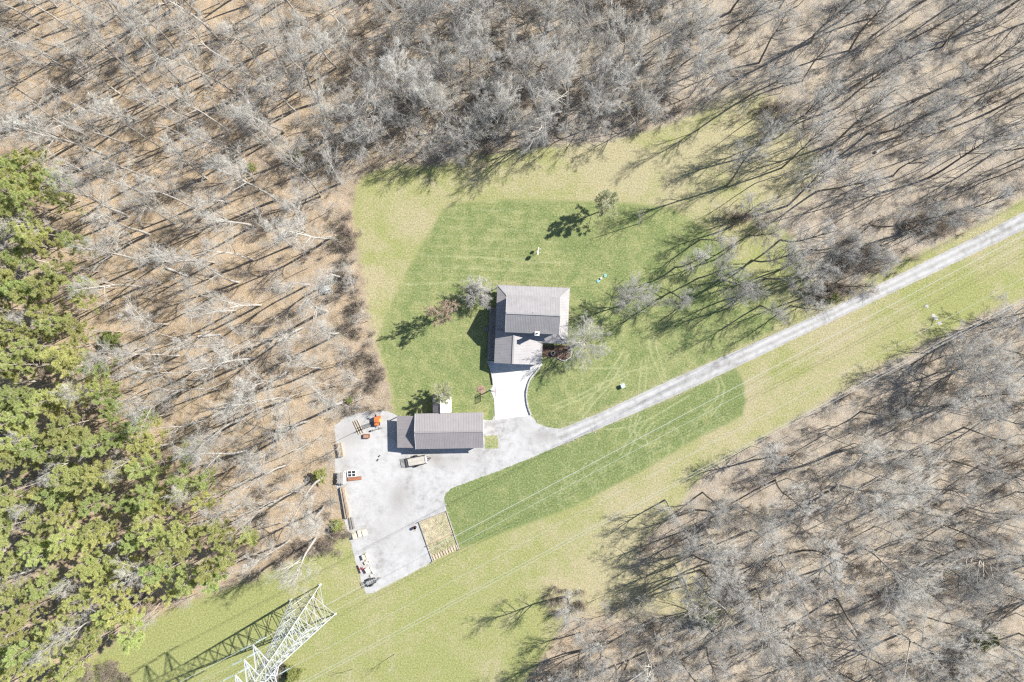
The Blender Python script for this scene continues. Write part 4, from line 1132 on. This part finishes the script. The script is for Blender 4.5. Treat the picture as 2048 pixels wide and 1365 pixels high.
class Acc:
    def __init__(s): s.V = []; s.F = []; s.n = 0

    def add(s, V, F): s.V.append(V); s.F.append(F + s.n); s.n += len(V)

    def mesh(s, name):
        t = [f for f in s.F if f.shape[1] == 3]; q = [f for f in s.F if f.shape[1] == 4]
        L = ([np.concatenate(t)] if t else []) + ([np.concatenate(q)] if q else [])
        return np_mesh(name, np.concatenate(s.V), L)


def poly_branches(g, S, D, L, K, wig, up):
    n = len(S); pts = [S]; d = D.copy(); tang = []
    for k in range(K):
        d = nrm(d + g.normal(0, wig, (n, 3)) + np.array([0, 0, up])); tang.append(d); pts.append(pts[-1] + d * (L / K)[:, None])
    return np.stack(pts, 1), np.stack(tang, 1)


def grow(seed, H, r, lean, levels, trunkK=10, nsplit=2, leafs=None, base_stems=1):
    """levels: dict(n, t0, t1, ang, ratio, K, wig, up, taper); the first nsplit levels of branching join the trunk"""
    g = np.random.default_rng(seed)
    if base_stems == 1:
        S = np.zeros((1, 3)); D = nrm(np.array([[g.normal(0, lean), g.normal(0, lean), 1.]]))
    else:
        S = np.concatenate([g.normal(0, .12, (base_stems, 2)), np.zeros((base_stems, 1))], 1)
        a = g.uniform(0, 6.28, base_stems); t = g.uniform(.1, .75, base_stems); D = nrm(np.stack([np.cos(a) * t, np.sin(a) * t, np.ones(base_stems)], 1))
    L = np.full(len(S), H) * (1 if base_stems == 1 else g.uniform(.6, 1.05, len(S))); Rr = np.full(len(S), r)
    trunk, crown = Acc(), Acc()
    tipf = .18
    Pp, T = poly_branches(g, S, D, L, trunkK, .04 if base_stems == 1 else .12, .02)
    lvl = 0; last = None
    while True:
        n, K1, _ = Pp.shape; K = K1 - 1
        final = lvl == len(levels)
        acc = trunk if lvl <= nsplit else crown
        fr = np.linspace(1, tipf if not final else 0.0, K1)
        rad = Rr[:, None] * fr[None]
        sides = 7 if lvl == 0 else (5 if lvl <= 1 else (4 if lvl == 2 else 3))
        for k in range(K):
            last_seg = k == K - 1
            acc.add(*tubes(Pp[:, k], Pp[:, k + 1], rad[:, k], rad[:, k + 1], sides, cone=(last_seg and lvl >= 2)))
        if final: last = (Pp, T); break
        q = levels[lvl]; c = q['n']
        t = (np.arange(c)[None, :] + g.uniform(0, 1, (n, c))) / c; t = q['t0'] + (q['t1'] - q['t0']) * t
        ix = np.minimum((t * K).astype(int), K - 1); f_ = t * K - ix
        rows = np.arange(n)[:, None]
        S2 = Pp[rows, ix] * (1 - f_)[..., None] + Pp[rows, ix + 1] * f_[..., None]; T2 = T[rows, ix]
        rnd = g.normal(0, 1, (n, c, 3)); perp = nrm(rnd - (rnd * T2).sum(-1, keepdims=True) * T2)
        ang = np.radians(g.normal(q['ang'], q.get('av', 9), (n, c)))
        D2 = nrm(T2 * np.cos(ang)[..., None] + perp * np.sin(ang)[..., None] + np.array([0, 0, q.get('bias', 0)]))
        L2 = L[:, None] * q['ratio'] * (1 - q.get('taper', .5) * (t - q['t0']) / max(1e-6, q['t1'] - q['t0'])) * g.uniform(.7, 1.2, (n, c))
        rp = Rr[:, None] * (1 - (1 - tipf) * t)
        R2 = np.maximum(np.minimum(rp * .75, L2 * q.get('slim', .014)), q.get('rmin', .006))
        S, D, L, Rr = S2.reshape(-1, 3), D2.reshape(-1, 3), L2.ravel(), R2.ravel()
        Pp, T = poly_branches(g, S, D, L, q['K'], q.get('wig', .12), q.get('up', .05)); lvl += 1
    if leafs:
        cnt, sz, wd, per = leafs['n'], leafs['size'], leafs['w'], leafs.get('per', 1)
        Pp, T = last; n = len(Pp); pick = g.integers(0, n, cnt); t = g.uniform(.15, 1, cnt); K = Pp.shape[1] - 1
        ix = np.minimum((t * K).astype(int), K - 1); f_ = (t * K - ix)[:, None]
        C = Pp[pick, ix] * (1 - f_) + Pp[pick, ix + 1] * f_
        C = np.repeat(C, per, 0); TT = np.repeat(T[pick, ix], per, 0); m = len(C)
        d = nrm(TT * leafs.get('fwd', .4) + g.normal(0, 1, (m, 3)) * np.array([1, 1, leafs.get('zf', .6)]) + np.array([0, 0, leafs.get('up', .2)]))
        s = nrm(np.cross(d, g.normal(0, 1, (m, 3)))); l = g.uniform(.6, 1.2, (m, 1)) * sz
        V = np.stack([C, C + d * l * .5 + s * wd * .5, C + d * l, C + d * l * .5 - s * wd * .5], 1).reshape(-1, 3)
        F = np.arange(m * 4).reshape(-1, 4)
        leaf = Acc(); leaf.add(V, F); return trunk, crown, leaf
    return trunk, crown, None


def tall_spec(n1=17):
    return [dict(n=n1, t0=.38, t1=.98, ang=31, av=10, ratio=.27, taper=.45, K=5, wig=.07, up=.03, slim=.017),
            dict(n=6, t0=.25, t1=1, ang=31, ratio=.52, taper=.4, K=4, wig=.08, up=.02, slim=.013, rmin=.012),
            dict(n=6, t0=.15, t1=1, ang=30, ratio=.55, taper=.35, K=3, wig=.07, up=.02, slim=.010, rmin=.008),
            dict(n=5, t0=.15, t1=1, ang=29, ratio=.62, taper=.3, K=1, wig=.05, up=.02, rmin=.0065),
            dict(n=4, t0=.15, t1=1, ang=27, ratio=.75, taper=.3, K=1, wig=.05, up=.02, rmin=.0055)]


def mid_spec(n1=14, last=4):
    return [dict(n=n1, t0=.14, t1=.97, ang=42, av=15, ratio=.56, taper=.4, K=5, wig=.05, up=.04, slim=.014),
            dict(n=7, t0=.2, t1=1, ang=29, ratio=.48, taper=.4, K=4, wig=.06, up=.03, slim=.012, rmin=.011),
            dict(n=7, t0=.15, t1=1, ang=27, ratio=.52, taper=.35, K=3, wig=.05, up=.02, slim=.010, rmin=.008),
            dict(n=6, t0=.15, t1=1, ang=25, ratio=.60, taper=.3, K=1, wig=.05, up=.02, rmin=.0075),
            dict(n=last, t0=.15, t1=1, ang=23, ratio=.75, taper=.3, K=1, wig=.05, up=.02, rmin=.006)]


SRC = bpy.data.collections.new('tree_sources')   # mesh sources for the ground cover, not in the scene


class Kind:
    def __init__(s, H, trunk, crown, leaf, bark, twig, leafm):
        s.H = H; s.trunk = trunk.mesh('trunk'); s.crown = crown.mesh('crown'); s.leaf = leaf.mesh('foliage') if leaf else None
        s.trunk.materials.append(bark); s.crown.materials.append(twig)
        if s.leaf: s.leaf.materials.append(leafm)


def mk(H, r, seed, spec, bark, twig, lean=.06, leafs=None, leafm=None, nsplit=2, trunkK=10, stems=1):
    t, c, l = grow(seed, H, r, lean, spec, trunkK, nsplit, leafs, stems)
    return Kind(H, t, c, l, bark, twig, leafm)


TALLP = [mk(24, .27, 100 + i, tall_spec(12 + i), BARKP, TWIGP, .07) for i in range(4)]
TALLD = [mk(22, .22, 140 + i, tall_spec(16), BARKD, TWIGG, .07) for i in range(3)]
MIDS = [mk(13, .15, 200 + i, mid_spec(12 + i), BARKP, TWIGG if i % 2 else TWIGP, .09) for i in range(4)]
GLOBE = mk(6, .12, 300, [dict(n=60, t0=.18, t1=.75, ang=52, av=24, ratio=.52, taper=.12, K=5, wig=.025, up=.02, slim=.008)] + mid_spec(14, 4)[1:], BARKP, TWIGW, .01)
YARD_T = [mk(9.5, .16, 310 + i, [dict(n=26, t0=.14, t1=.85, ang=52, av=20, ratio=.54, taper=.2, K=5, wig=.04, up=.03, slim=.012)] + mid_spec()[1:], BARKP, TWIGG, .05) for i in range(2)]
THIN = [mk(8, .08, 330 + i, [dict(n=9, t0=.35, t1=.97, ang=40, ratio=.36, taper=.5, K=4, wig=.1, up=.08, slim=.012)] + [dict(n=4, t0=.2, t1=1, ang=38, ratio=.5, taper=.4, K=3, wig=.1, up=.05, rmin=.01),
        dict(n=4, t0=.2, t1=1, ang=35, ratio=.5, taper=.4, K=1, rmin=.008)], BARKP, TWIGP, .12) for i in range(2)]
OAK = mk(10.5, .17, 350, mid_spec(14), BARKP, TWIGG, .04, dict(n=7000, size=.24, w=.15, fwd=.5, up=-.1), OAKL)
pine_spec = [dict(n=30, t0=.52, t1=.985, ang=64, av=12, ratio=.185, taper=.6, K=4, wig=.09, up=.07, slim=.013),
             dict(n=11, t0=.3, t1=1, ang=42, ratio=.30, taper=.45, K=1, wig=.1, up=.08, rmin=.011)]
PINES = [mk(20, .16, 400 + i, pine_spec, PBARK, PBARK, .07, dict(n=2600, size=.42, w=.042, per=9, fwd=1.0, zf=.7, up=.4), NEEDLE, 0) for i in range(4)]
cedar_spec = [dict(n=34, t0=.06, t1=.98, ang=62, ratio=.36, taper=.85, K=3, wig=.1, up=.08, slim=.012), dict(n=7, t0=.2, t1=1, ang=45, ratio=.45, taper=.4, K=1, rmin=.008)]
PALEP = mk(9, .12, 425, [dict(n=30, t0=.28, t1=.985, ang=62, av=12, ratio=.30, taper=.6, K=4, wig=.08, up=.06, slim=.013), dict(n=10, t0=.3, t1=1, ang=42, ratio=.32, taper=.4, K=1, rmin=.008)],
           BARKP, BARKP, .03, dict(n=1700, size=.34, w=.045, per=7, fwd=.9, zf=.7, up=.4), PALEN, 0)
CEDARS = [mk(5, .08, 430 + i, cedar_spec, PBARK, PBARK, .04, dict(n=2600, size=.26, w=.07, per=3, fwd=.6, up=.3), CEDAR, 0) for i in range(2)]
SAPL = [mk(6.5, .06, 450 + i, [dict(n=11, t0=.25, t1=.97, ang=42, ratio=.42, taper=.55, K=4, wig=.1, up=.08, slim=.012), dict(n=6, t0=.2, t1=1, ang=38, ratio=.5, taper=.4, K=3, wig=.1, up=.05, rmin=.009),
        dict(n=6, t0=.2, t1=1, ang=32, ratio=.5, taper=.3, K=1, rmin=.0075), dict(n=4, t0=.2, t1=1, ang=28, ratio=.7, taper=.3, K=1, rmin=.006)], BARKP, TWIGG, .14) for i in range(3)]
POLES = [mk(14, .085, 460 + i, [dict(n=8, t0=.5, t1=.97, ang=30, ratio=.17, taper=.4, K=3, wig=.08, up=.04, slim=.012), dict(n=5, t0=.2, t1=1, ang=32, ratio=.5, taper=.4, K=3, wig=.07, rmin=.009),
        dict(n=5, t0=.2, t1=1, ang=30, ratio=.55, taper=.3, K=1, rmin=.007), dict(n=3, t0=.2, t1=1, ang=28, ratio=.7, taper=.3, K=1, rmin=.006)], BARKP, TWIGP, .08) for i in range(3)]
BRUSH = [mk(2.3, .022, 470 + i, [dict(n=5, t0=.25, t1=1, ang=38, ratio=.5, taper=.4, K=2, wig=.15, up=.03, rmin=.011), dict(n=5, t0=.2, t1=1, ang=40, ratio=.5, taper=.3, K=1, rmin=.010),
        dict(n=3, t0=.2, t1=1, ang=40, ratio=.6, taper=.3, K=1, rmin=.008)], BRUSHM, BRUSHM, .1, stems=14, trunkK=3) for i in range(3)]


def plant(kind, base, h, name, label, cat, group=None, wide=1.0):
    o = thing(name, label, cat, base, random.uniform(0, 6.28), group); s = h / kind.H
    o.scale = (s * wide, s * wide, s)
    link('trunk', kind.trunk, None, o); c = link('crown', kind.crown, None, o)
    if kind.leaf: link('foliage', kind.leaf, None, c)
    return o


# individual trees of the yard and its edges (base pixel, height)
plant(GLOBE, Wp(955.5, 589), 5.4, 'ornamental_tree', 'round silvery twigged ornamental tree beside the house corner', 'tree', wide=1.15)
plant(OAK, Wp(893, 631), 8.6, 'oak_tree', 'lawn tree still holding tan brown dry leaves', 'tree', wide=.82)
plant(YARD_T[0], Wp(1167, 682), 8.8, 'yard_tree', 'wide bare grey tree overhanging the front flower bed', 'tree', wide=1.12)
plant(YARD_T[1], Wp(1256, 606), 9.5, 'yard_tree', 'pinkish grey bare tree on the lawn beyond the house gable', 'tree', wide=1.05)
plant(PALEP, Wp(1217, 417), 9.5, 'pine_tree', 'pale thin needled pine at the top edge of the mown lawn', 'tree', wide=1.25)
plant(THIN[0], Wp(1283, 446), 9.0, 'yard_tree', 'slender pale bare tree alone on the upper lawn', 'tree')
plant(PALEP, Wp(880, 787), 7.0, 'young_pine', 'sparse pale young pine beside the shed', 'tree', wide=1.4)
for x, y, h, l in ((790, 1308, 6.0, 'leaning pale dead sapling in the open corridor'), (707, 1338, 5.0, 'thin dead sapling with long shadow below the tower')):
    plant(THIN[1], Wp(x, y), h, 'dead_sapling', l, 'sapling')
GROVE = [(1440, 560, 15), (1480, 592, 15), (1560, 540, 16), (1580, 612, 13), (1350, 535, 14), (1520, 612, 14), (1455, 618, 12), (1612, 560, 15), (1660, 520, 15), (1500, 470, 15), (1503, 521, 17), (1396, 557, 15), (1530, 558, 17), (1640, 540, 15), (1672, 566, 13), (1600, 598, 13), (1700, 515, 14), (1560, 480, 18), (1460, 455, 15), (1400, 480, 12), (1340, 585, 14), (1430, 520, 12), (1740, 535, 12), (1620, 500, 16)]
for x, y, h in GROVE:
    plant(random.choice(TALLD), Wp(x, y), h, 'grove_tree', 'bare dark trunked tree in the grassy grove between lawn and lane', 'tree', 'trees of the grassy grove', 1.15)
EDGE = [(1420, 1085, 16), (1375, 1060, 14), (1395, 1165, 14), (1440, 1120, 16), (1350, 1130, 12), (1405, 985, 13), (1330, 1000, 12), (1390, 1020, 15), (1410, 1060, 16), (1385, 1110, 15), (1400, 1140, 15), (1365, 1155, 13), (1126, 1194, 16), (1160, 1265, 12), (1165, 1300, 15), (1205, 1290, 14), (1230, 1330, 15)]
for x, y, h in EDGE:
    plant(random.choice(TALLD + TALLP[:2]), Wp(x, y), h, 'edge_tree', 'bare tree at the corridor margin throwing its shadow over the meadow', 'tree', 'trees along the corridor margin', 1.35)
for x, y, h, w in ((610, 432, 9, 1.0), (838, 308, 9.5, .95), (760, 225, 13, 1.1), (905, 195, 12, 1.0), (920, 300, 8, .95), (735, 300, 9, .9), (560, 180, 12, .9)):
    plant(random.choice(MIDS), Wp(x, y), h, 'bare_tree', 'full round crowned pale bare tree standing clear at the wood margin', 'tree', 'round crowned trees of the wood margin', w * 1.25)

OPEN_D = lambda x, y: poly_sd(np.array([x]), np.array([y]), OPEN)[0]
PINEP = P((-200, 290), (40, 300), (95, 350), (110, 450), (140, 560), (135, 640), (175, 740), (285, 820), (345, 890), (440, 1010), (478, 1090), (470, 1165), (400, 1195), (300, 1232), (170, 1310), (100, 1400), (-200, 1500))


def pois(region, dmin, n, test, seed, existing):
    g = random.Random(seed); out = []; cell = {}
    for p in existing: cell.setdefault((int(p[0] // dmin), int(p[1] // dmin)), []).append(p)
    for _ in range(n * 60):
        if len(out) >= n: break
        x, y = g.uniform(region[0], region[2]), g.uniform(region[1], region[3])
        if not test(x, y): continue
        k = (int(x // dmin), int(y // dmin))
        if any((x - a) ** 2 + (y - b) ** 2 < dmin * dmin for i in (-1, 0, 1) for j in (-1, 0, 1) for a, b in cell.get((k[0] + i, k[1] + j), ())): continue
        out.append((x, y)); cell.setdefault(k, []).append((x, y))
    return out


def pine_label(bx, by, x, y):
    if OPEN_D(bx, by) > -75: return 'yellow green pine at the edge of the mown tower corridor', 'tree', 'pines facing the tower corridor'
    if poly_sd(np.array([x]), np.array([y]), PINEP)[0] < 38: return 'yellow green pine on the leafy wood side of the pine stand', 'tree', 'pines bordering the leafy wood'
    return 'yellow green pine surrounded by other pines deep in the stand', 'tree', 'pines deep in the stand'


def wood_label(nm, x, y, lab, grp):
    d = OPEN_D(x, y)
    near = lambda a, b, r: (x - a) ** 2 + (y - b) ** 2 < r * r
    if nm == 'west':
        if near(651, 579, 75): return 'pale bare tree close to the grey domed tank', 'bare trees around the domed tank'
        if x > 560 and y > 800 and d > -90: return 'pale bare tree leaning beside the gravel yard', 'bare trees beside the gravel yard'
        if d > -60 and y < 800: return 'pale bare tree on the wood edge facing the side lawn', 'bare trees facing the side lawn'
        if d > -70: return 'pale bare tree on the wood edge above the tower corridor', 'bare trees above the tower corridor'
        if inp(x, y) > -70: return 'tall pale bare tree right beside the green pines', 'bare trees right beside the pines'
    if nm == 'north' and d > -60: return 'bare grey tree shading the edge of the back lawn', 'bare trees along the back lawn'
    if nm == 'east':
        if line_d(np.array([x]), np.array([y]), TOP[:10])[0] < 75: return 'dark trunked bare tree close to the gravel lane', 'bare trees close to the lane'
        if d > -90: return 'dark trunked bare tree on the wood edge above the mown lawn', 'bare trees above the mown lawn'
    if nm == 'south' and d > -60: return 'bare grey tree on the wood edge under the power lines', 'bare trees under the power lines'
    return lab, grp


# pines: crowns seen in the photo -> bases closer to the camera axis (crown about 16 m up)
KP = (CAM_H - 16) / CAM_H
pine_pts = pois((-130, 290, 490, 1480), 31, 190, lambda x, y: poly_sd(np.array([x]), np.array([y]), PINEP)[0] > 0, 3, [])
bases = []
for x, y in pine_pts:
    bx, by = 1024 + (x - 1024) * KP, 682.5 + (y - 682.5) * KP
    bases.append((bx, by)); h = random.uniform(15.5, 20.5)
    plant(random.choice(PINES), Wp(bx, by), h, 'pine_tree', *pine_label(bx, by, x, y), random.uniform(.75, 1.05))
for x, y, h in ((250, 1130, 18), (150, 925, 18), (330, 960, 16)):
    pass
for x, y in pois((-60, 420, 420, 1330), 95, 16, lambda x, y: poly_sd(np.array([x]), np.array([y]), PINEP)[0] > 12, 44, []):
    bx, by = 1024 + (x - 1024) * KP, 682.5 + (y - 682.5) * KP; bases.append((bx, by))
    plant(random.choice(TALLP), Wp(bx, by), random.uniform(17, 22), 'bare_tree', 'pale bare tree standing inside the green pine stand', 'tree', 'bare trees inside the pine stand')
existing = bases + [(x, y) for x, y, _ in GROVE + EDGE] + [(610, 432), (838, 308), (760, 225), (905, 195)]
PBASE = np.array([(1024 + (x - 1024) * KP, 682.5 + (y - 682.5) * KP) for x, y in PINEP])
inp = lambda x, y: poly_sd(np.array([x]), np.array([y]), PBASE)[0]
ZONES = [
    ('west', (-40, -40, 690, 1130), 47, 118, lambda x, y: x < 700 and OPEN_D(x, y) < -12 and inp(x, y) < -15, TALLP, (17, 24), 'tall pale barked bare tree of the leafy wood between pines and yard', 'bare trees of the wood beside the pines'),
    ('north', (700, -40, 1400, 300), 46, 62, lambda x, y: OPEN_D(x, y) < -14, MIDS + TALLP[:1], (10.5, 16), 'bare grey tree of the brushy wood behind the back lawn', 'bare trees of the brushy wood'),
    ('east', (1400, -60, 2140, 480), 60, 50, lambda x, y: OPEN_D(x, y) < -20 and y < 560, TALLD, (16, 23), 'tall dark trunked bare tree of the open wood above the lane', 'bare trees of the open wood'),
    ('south', (1060, 620, 2140, 1430), 54, 88, lambda x, y: OPEN_D(x, y) < -12 and y > 600, TALLD + TALLD[:2] + TALLP[1:2] + MIDS[:3], (12.5, 18), 'bare grey tree of the wood across the power line corridor', 'bare trees of the wood across the corridor'),
]
for nm, reg, dm_, n, test, kinds, hr, lab, grp in ZONES:
    pts = pois(reg, dm_, n, test, sum(map(ord, nm)), existing); existing += pts
    for x, y in pts:
        plant(random.choice(kinds), Wp(x, y), random.uniform(*hr), 'bare_tree', (lg_ := wood_label(nm, x, y, lab, grp))[0], 'tree', lg_[1], random.uniform(.85, 1.2) * (1.25 if nm == 'south' else 1.0))
# single evergreens and bushes
for x, y, h, w, l in ((598, 318, 2.6, 1.7, 'small bright yellow green bush in the brushy wood edge'), (505, 337, 2.2, 1.4, 'low yellow green bush under bare trees of the wood'), (682, 478, 1.8, 1.3, 'tiny yellow green shrub at the lawn side of the wood'),
                      (676, 1050, 2.4, 2.0, 'olive green bush beside the long timber stack'), (640, 950, 3.5, 1.6, 'yellow green sapling by the storage rack'), (1410, 1233, 4.2, 1.7, 'bright green evergreen bush at the wood margin with dark shadow'),
                      (1955, 1268, 4.5, 1.6, 'dark green evergreen deep in the wood across the corridor'), (585, 1335, 5.0, 1.6, 'evergreen bush growing at the foot of the lattice tower'), (225, 680, 4.0, 1.9, 'lone green understory evergreen near the pine stand'),
                      (1660, 595, 3.0, 1.4, 'dark green shrub in the grove beside the lane'), (700, 800, 2.0, 1.3, 'small olive bush at the top of the gravel yard'), (1430, 1045, 3.0, 1.0, 'green shrub under bare trees at the corridor margin'), (975, 175, 3.6, 1.1, 'dark evergreen shrub in the brushy gully')):
    plant(random.choice(CEDARS), Wp(x, y), h, 'evergreen_bush', l, 'bush', wide=w)


# understory: saplings and brush as ground cover (uncountable), instanced inside one object each
def cover(name, label, cat, kinds, pts, lo, hi, seed):
    coll = bpy.data.collections.new(name + '_sources')
    for k in kinds:
        a, b = k.trunk, k.crown
        bm = bmesh.new(); bm.from_mesh(a); nf = len(bm.faces); bm.from_mesh(b)
        me = bpy.data.meshes.new(name + '_source'); 
        for i, f in enumerate(bm.faces): f.material_index = 0 if i < nf else 1
        bm.to_mesh(me); bm.free(); me.materials.append(a.materials[0]); me.materials.append(b.materials[0])
        coll.objects.link(bpy.data.objects.new(name + '_source', me))
    me = bpy.data.meshes.new(name); me.from_pydata([Wp(x, y) for x, y in pts], [], [])
    g = np.random.default_rng(seed); n = len(pts)
    at = me.attributes.new('spin', 'FLOAT', 'POINT'); at.data.foreach_set('value', g.uniform(0, 6.28, n).astype(np.float32))
    at = me.attributes.new('size', 'FLOAT', 'POINT'); at.data.foreach_set('value', g.uniform(lo, hi, n).astype(np.float32))
    at = me.attributes.new('pick', 'INT', 'POINT'); at.data.foreach_set('value', g.integers(0, len(kinds), n).astype(np.int32))
    o = link(name, me); o['kind'] = 'stuff'; o['label'] = label; o['category'] = cat
    ng = bpy.data.node_groups.new(name, 'GeometryNodeTree')
    ng.interface.new_socket('Geometry', in_out='INPUT', socket_type='NodeSocketGeometry'); ng.interface.new_socket('Geometry', in_out='OUTPUT', socket_type='NodeSocketGeometry')
    N = ng.nodes.new; Lk = ng.links.new
    gi, go = N('NodeGroupInput'), N('NodeGroupOutput'); ip = N('GeometryNodeInstanceOnPoints'); ci = N('GeometryNodeCollectionInfo')
    ci.inputs['Collection'].default_value = coll; ci.inputs['Separate Children'].default_value = True; ci.inputs['Reset Children'].default_value = True
    ip.inputs['Pick Instance'].default_value = True
    def na(nm_, ty):
        x = N('GeometryNodeInputNamedAttribute'); x.data_type = ty; x.inputs['Name'].default_value = nm_; return x.outputs['Attribute']
    cx = N('ShaderNodeCombineXYZ'); Lk(na('spin', 'FLOAT'), cx.inputs['Z'])
    sx = N('ShaderNodeCombineXYZ'); sz_ = na('size', 'FLOAT')
    for i in range(3): Lk(sz_, sx.inputs[i])
    Lk(gi.outputs[0], ip.inputs['Points']); Lk(ci.outputs[0], ip.inputs['Instance']); Lk(na('pick', 'INT'), ip.inputs['Instance Index'])
    Lk(cx.outputs[0], ip.inputs['Rotation']); Lk(sx.outputs[0], ip.inputs['Scale']); Lk(ip.outputs[0], go.inputs[0])
    md = o.modifiers.new('cover', 'NODES'); md.node_group = ng
    return o


g = np.random.default_rng(77)


def scatter(n, dens, seed):
    g = np.random.default_rng(seed); x = g.uniform(-60, 2150, n); y = g.uniform(-60, 1430, n)
    d = poly_sd(x, y, OPEN); keep = (d < -2) & (g.uniform(0, 1, n) < dens(x, y, d))
    return list(zip(x[keep], y[keep]))


def clump(x, y, s):
    return .5 + .25 * np.sin(x / s + 1.3 * np.sin(y / s * .7)) + .25 * np.sin(y / s * 1.3 + 1.7 * np.sin(x / s * .6 + 1))


def dens_s(x, y, d):
    b = np.where((x > 480) & (x < 1420) & (y < 330), .95, np.where(x < 700, .26, np.where(y < 560, .5, 1.0)))
    return b * (.35 + .9 * clump(x, y, 45) ** 2) * np.where(poly_sd(x, y, PBASE) > 0, .25, 1)


def dens_b(x, y, d):
    b = np.where((x > 520) & (x < 1420) & (y < 330), .9, np.where(x < 520, .16, np.where(y < 560, .34, .6)))
    b = np.where(d > -28, np.maximum(b, .75), b)
    return b * (.2 + 1.1 * clump(x, y, 38) ** 2)


cover('saplings', 'thin bare saplings filling the woods between the tall trees', 'saplings', SAPL, scatter(3200, dens_s, 5), .55, 1.25, 8)
cover('pole_saplings', 'slim straight bare pole saplings standing thickly in the woods', 'saplings', POLES,
      scatter(1500, lambda x, y, d: np.where(d > -25, 0, np.where((x < 700), .45, np.where((y < 330) & (x < 1420), .15, np.where(y < 560, .5, .45)))) * np.where(poly_sd(x, y, PBASE) > 0, .3, 1), 15), .65, 1.35, 18)
bp = scatter(4200, dens_b, 6)
rs = random.Random(8)
for cx, cy, rx, ry, n in ((968, 205, 22, 70, 60), (696, 520, 16, 70, 34), (708, 640, 16, 45, 24), (1655, 585, 60, 18, 34), (1720, 520, 60, 25, 60), (1560, 225, 45, 18, 25), (1860, 450, 60, 22, 50), (640, 1090, 45, 20, 30), (1490, 440, 30, 14, 14), (560, 1340, 20, 15, 12), (735, 750, 35, 50, 26), (1140, 1200, 40, 20, 14), (200, 1340, 60, 25, 30)):
    bp += [(rs.gauss(cx, rx * .6), rs.gauss(cy, ry * .6)) for _ in range(n)]
cover('underbrush', 'tangled brown underbrush on the floor of the woods', 'underbrush', BRUSH, bp, .5, 1.25, 9)
# fallen logs in the wood beside the pines
for i, (x, y, l, a, rad, lab) in enumerate(((420, 672, 4.5, 4, .26, 'broken pale log lying in orange leaves'), (355, 545, 5, -22, .24, 'pale fallen trunk in the wood beside the pines'), (395, 620, 4, 6, .22, 'forked pale fallen log among long shadows'), (380, 850, 5, 14, .2, 'straight grey fallen log in the wood beside the pines'),
                                         (663, 1005, 5.5, 92, .07, 'thin grey pole lying beside the long timber stack'), (1760, 300, 2.2, 30, .3, 'short dark rotten log in the open wood'))):
    lg = thing('fallen_log', lab, 'log', Wp(x, y), R(a))
    MB().cyl((-l / 2, 0, rad), (l / 2, .1, rad * .9), rad, rad * .75, 9).build('trunk', BARKP, lg); MB().cyl((l * .1, 0, rad), (l * .3, .5, rad + .35), rad * .35, rad * .2, 6).build('branch_stub', BARKP, lg)
print('objects', len(scene.objects))
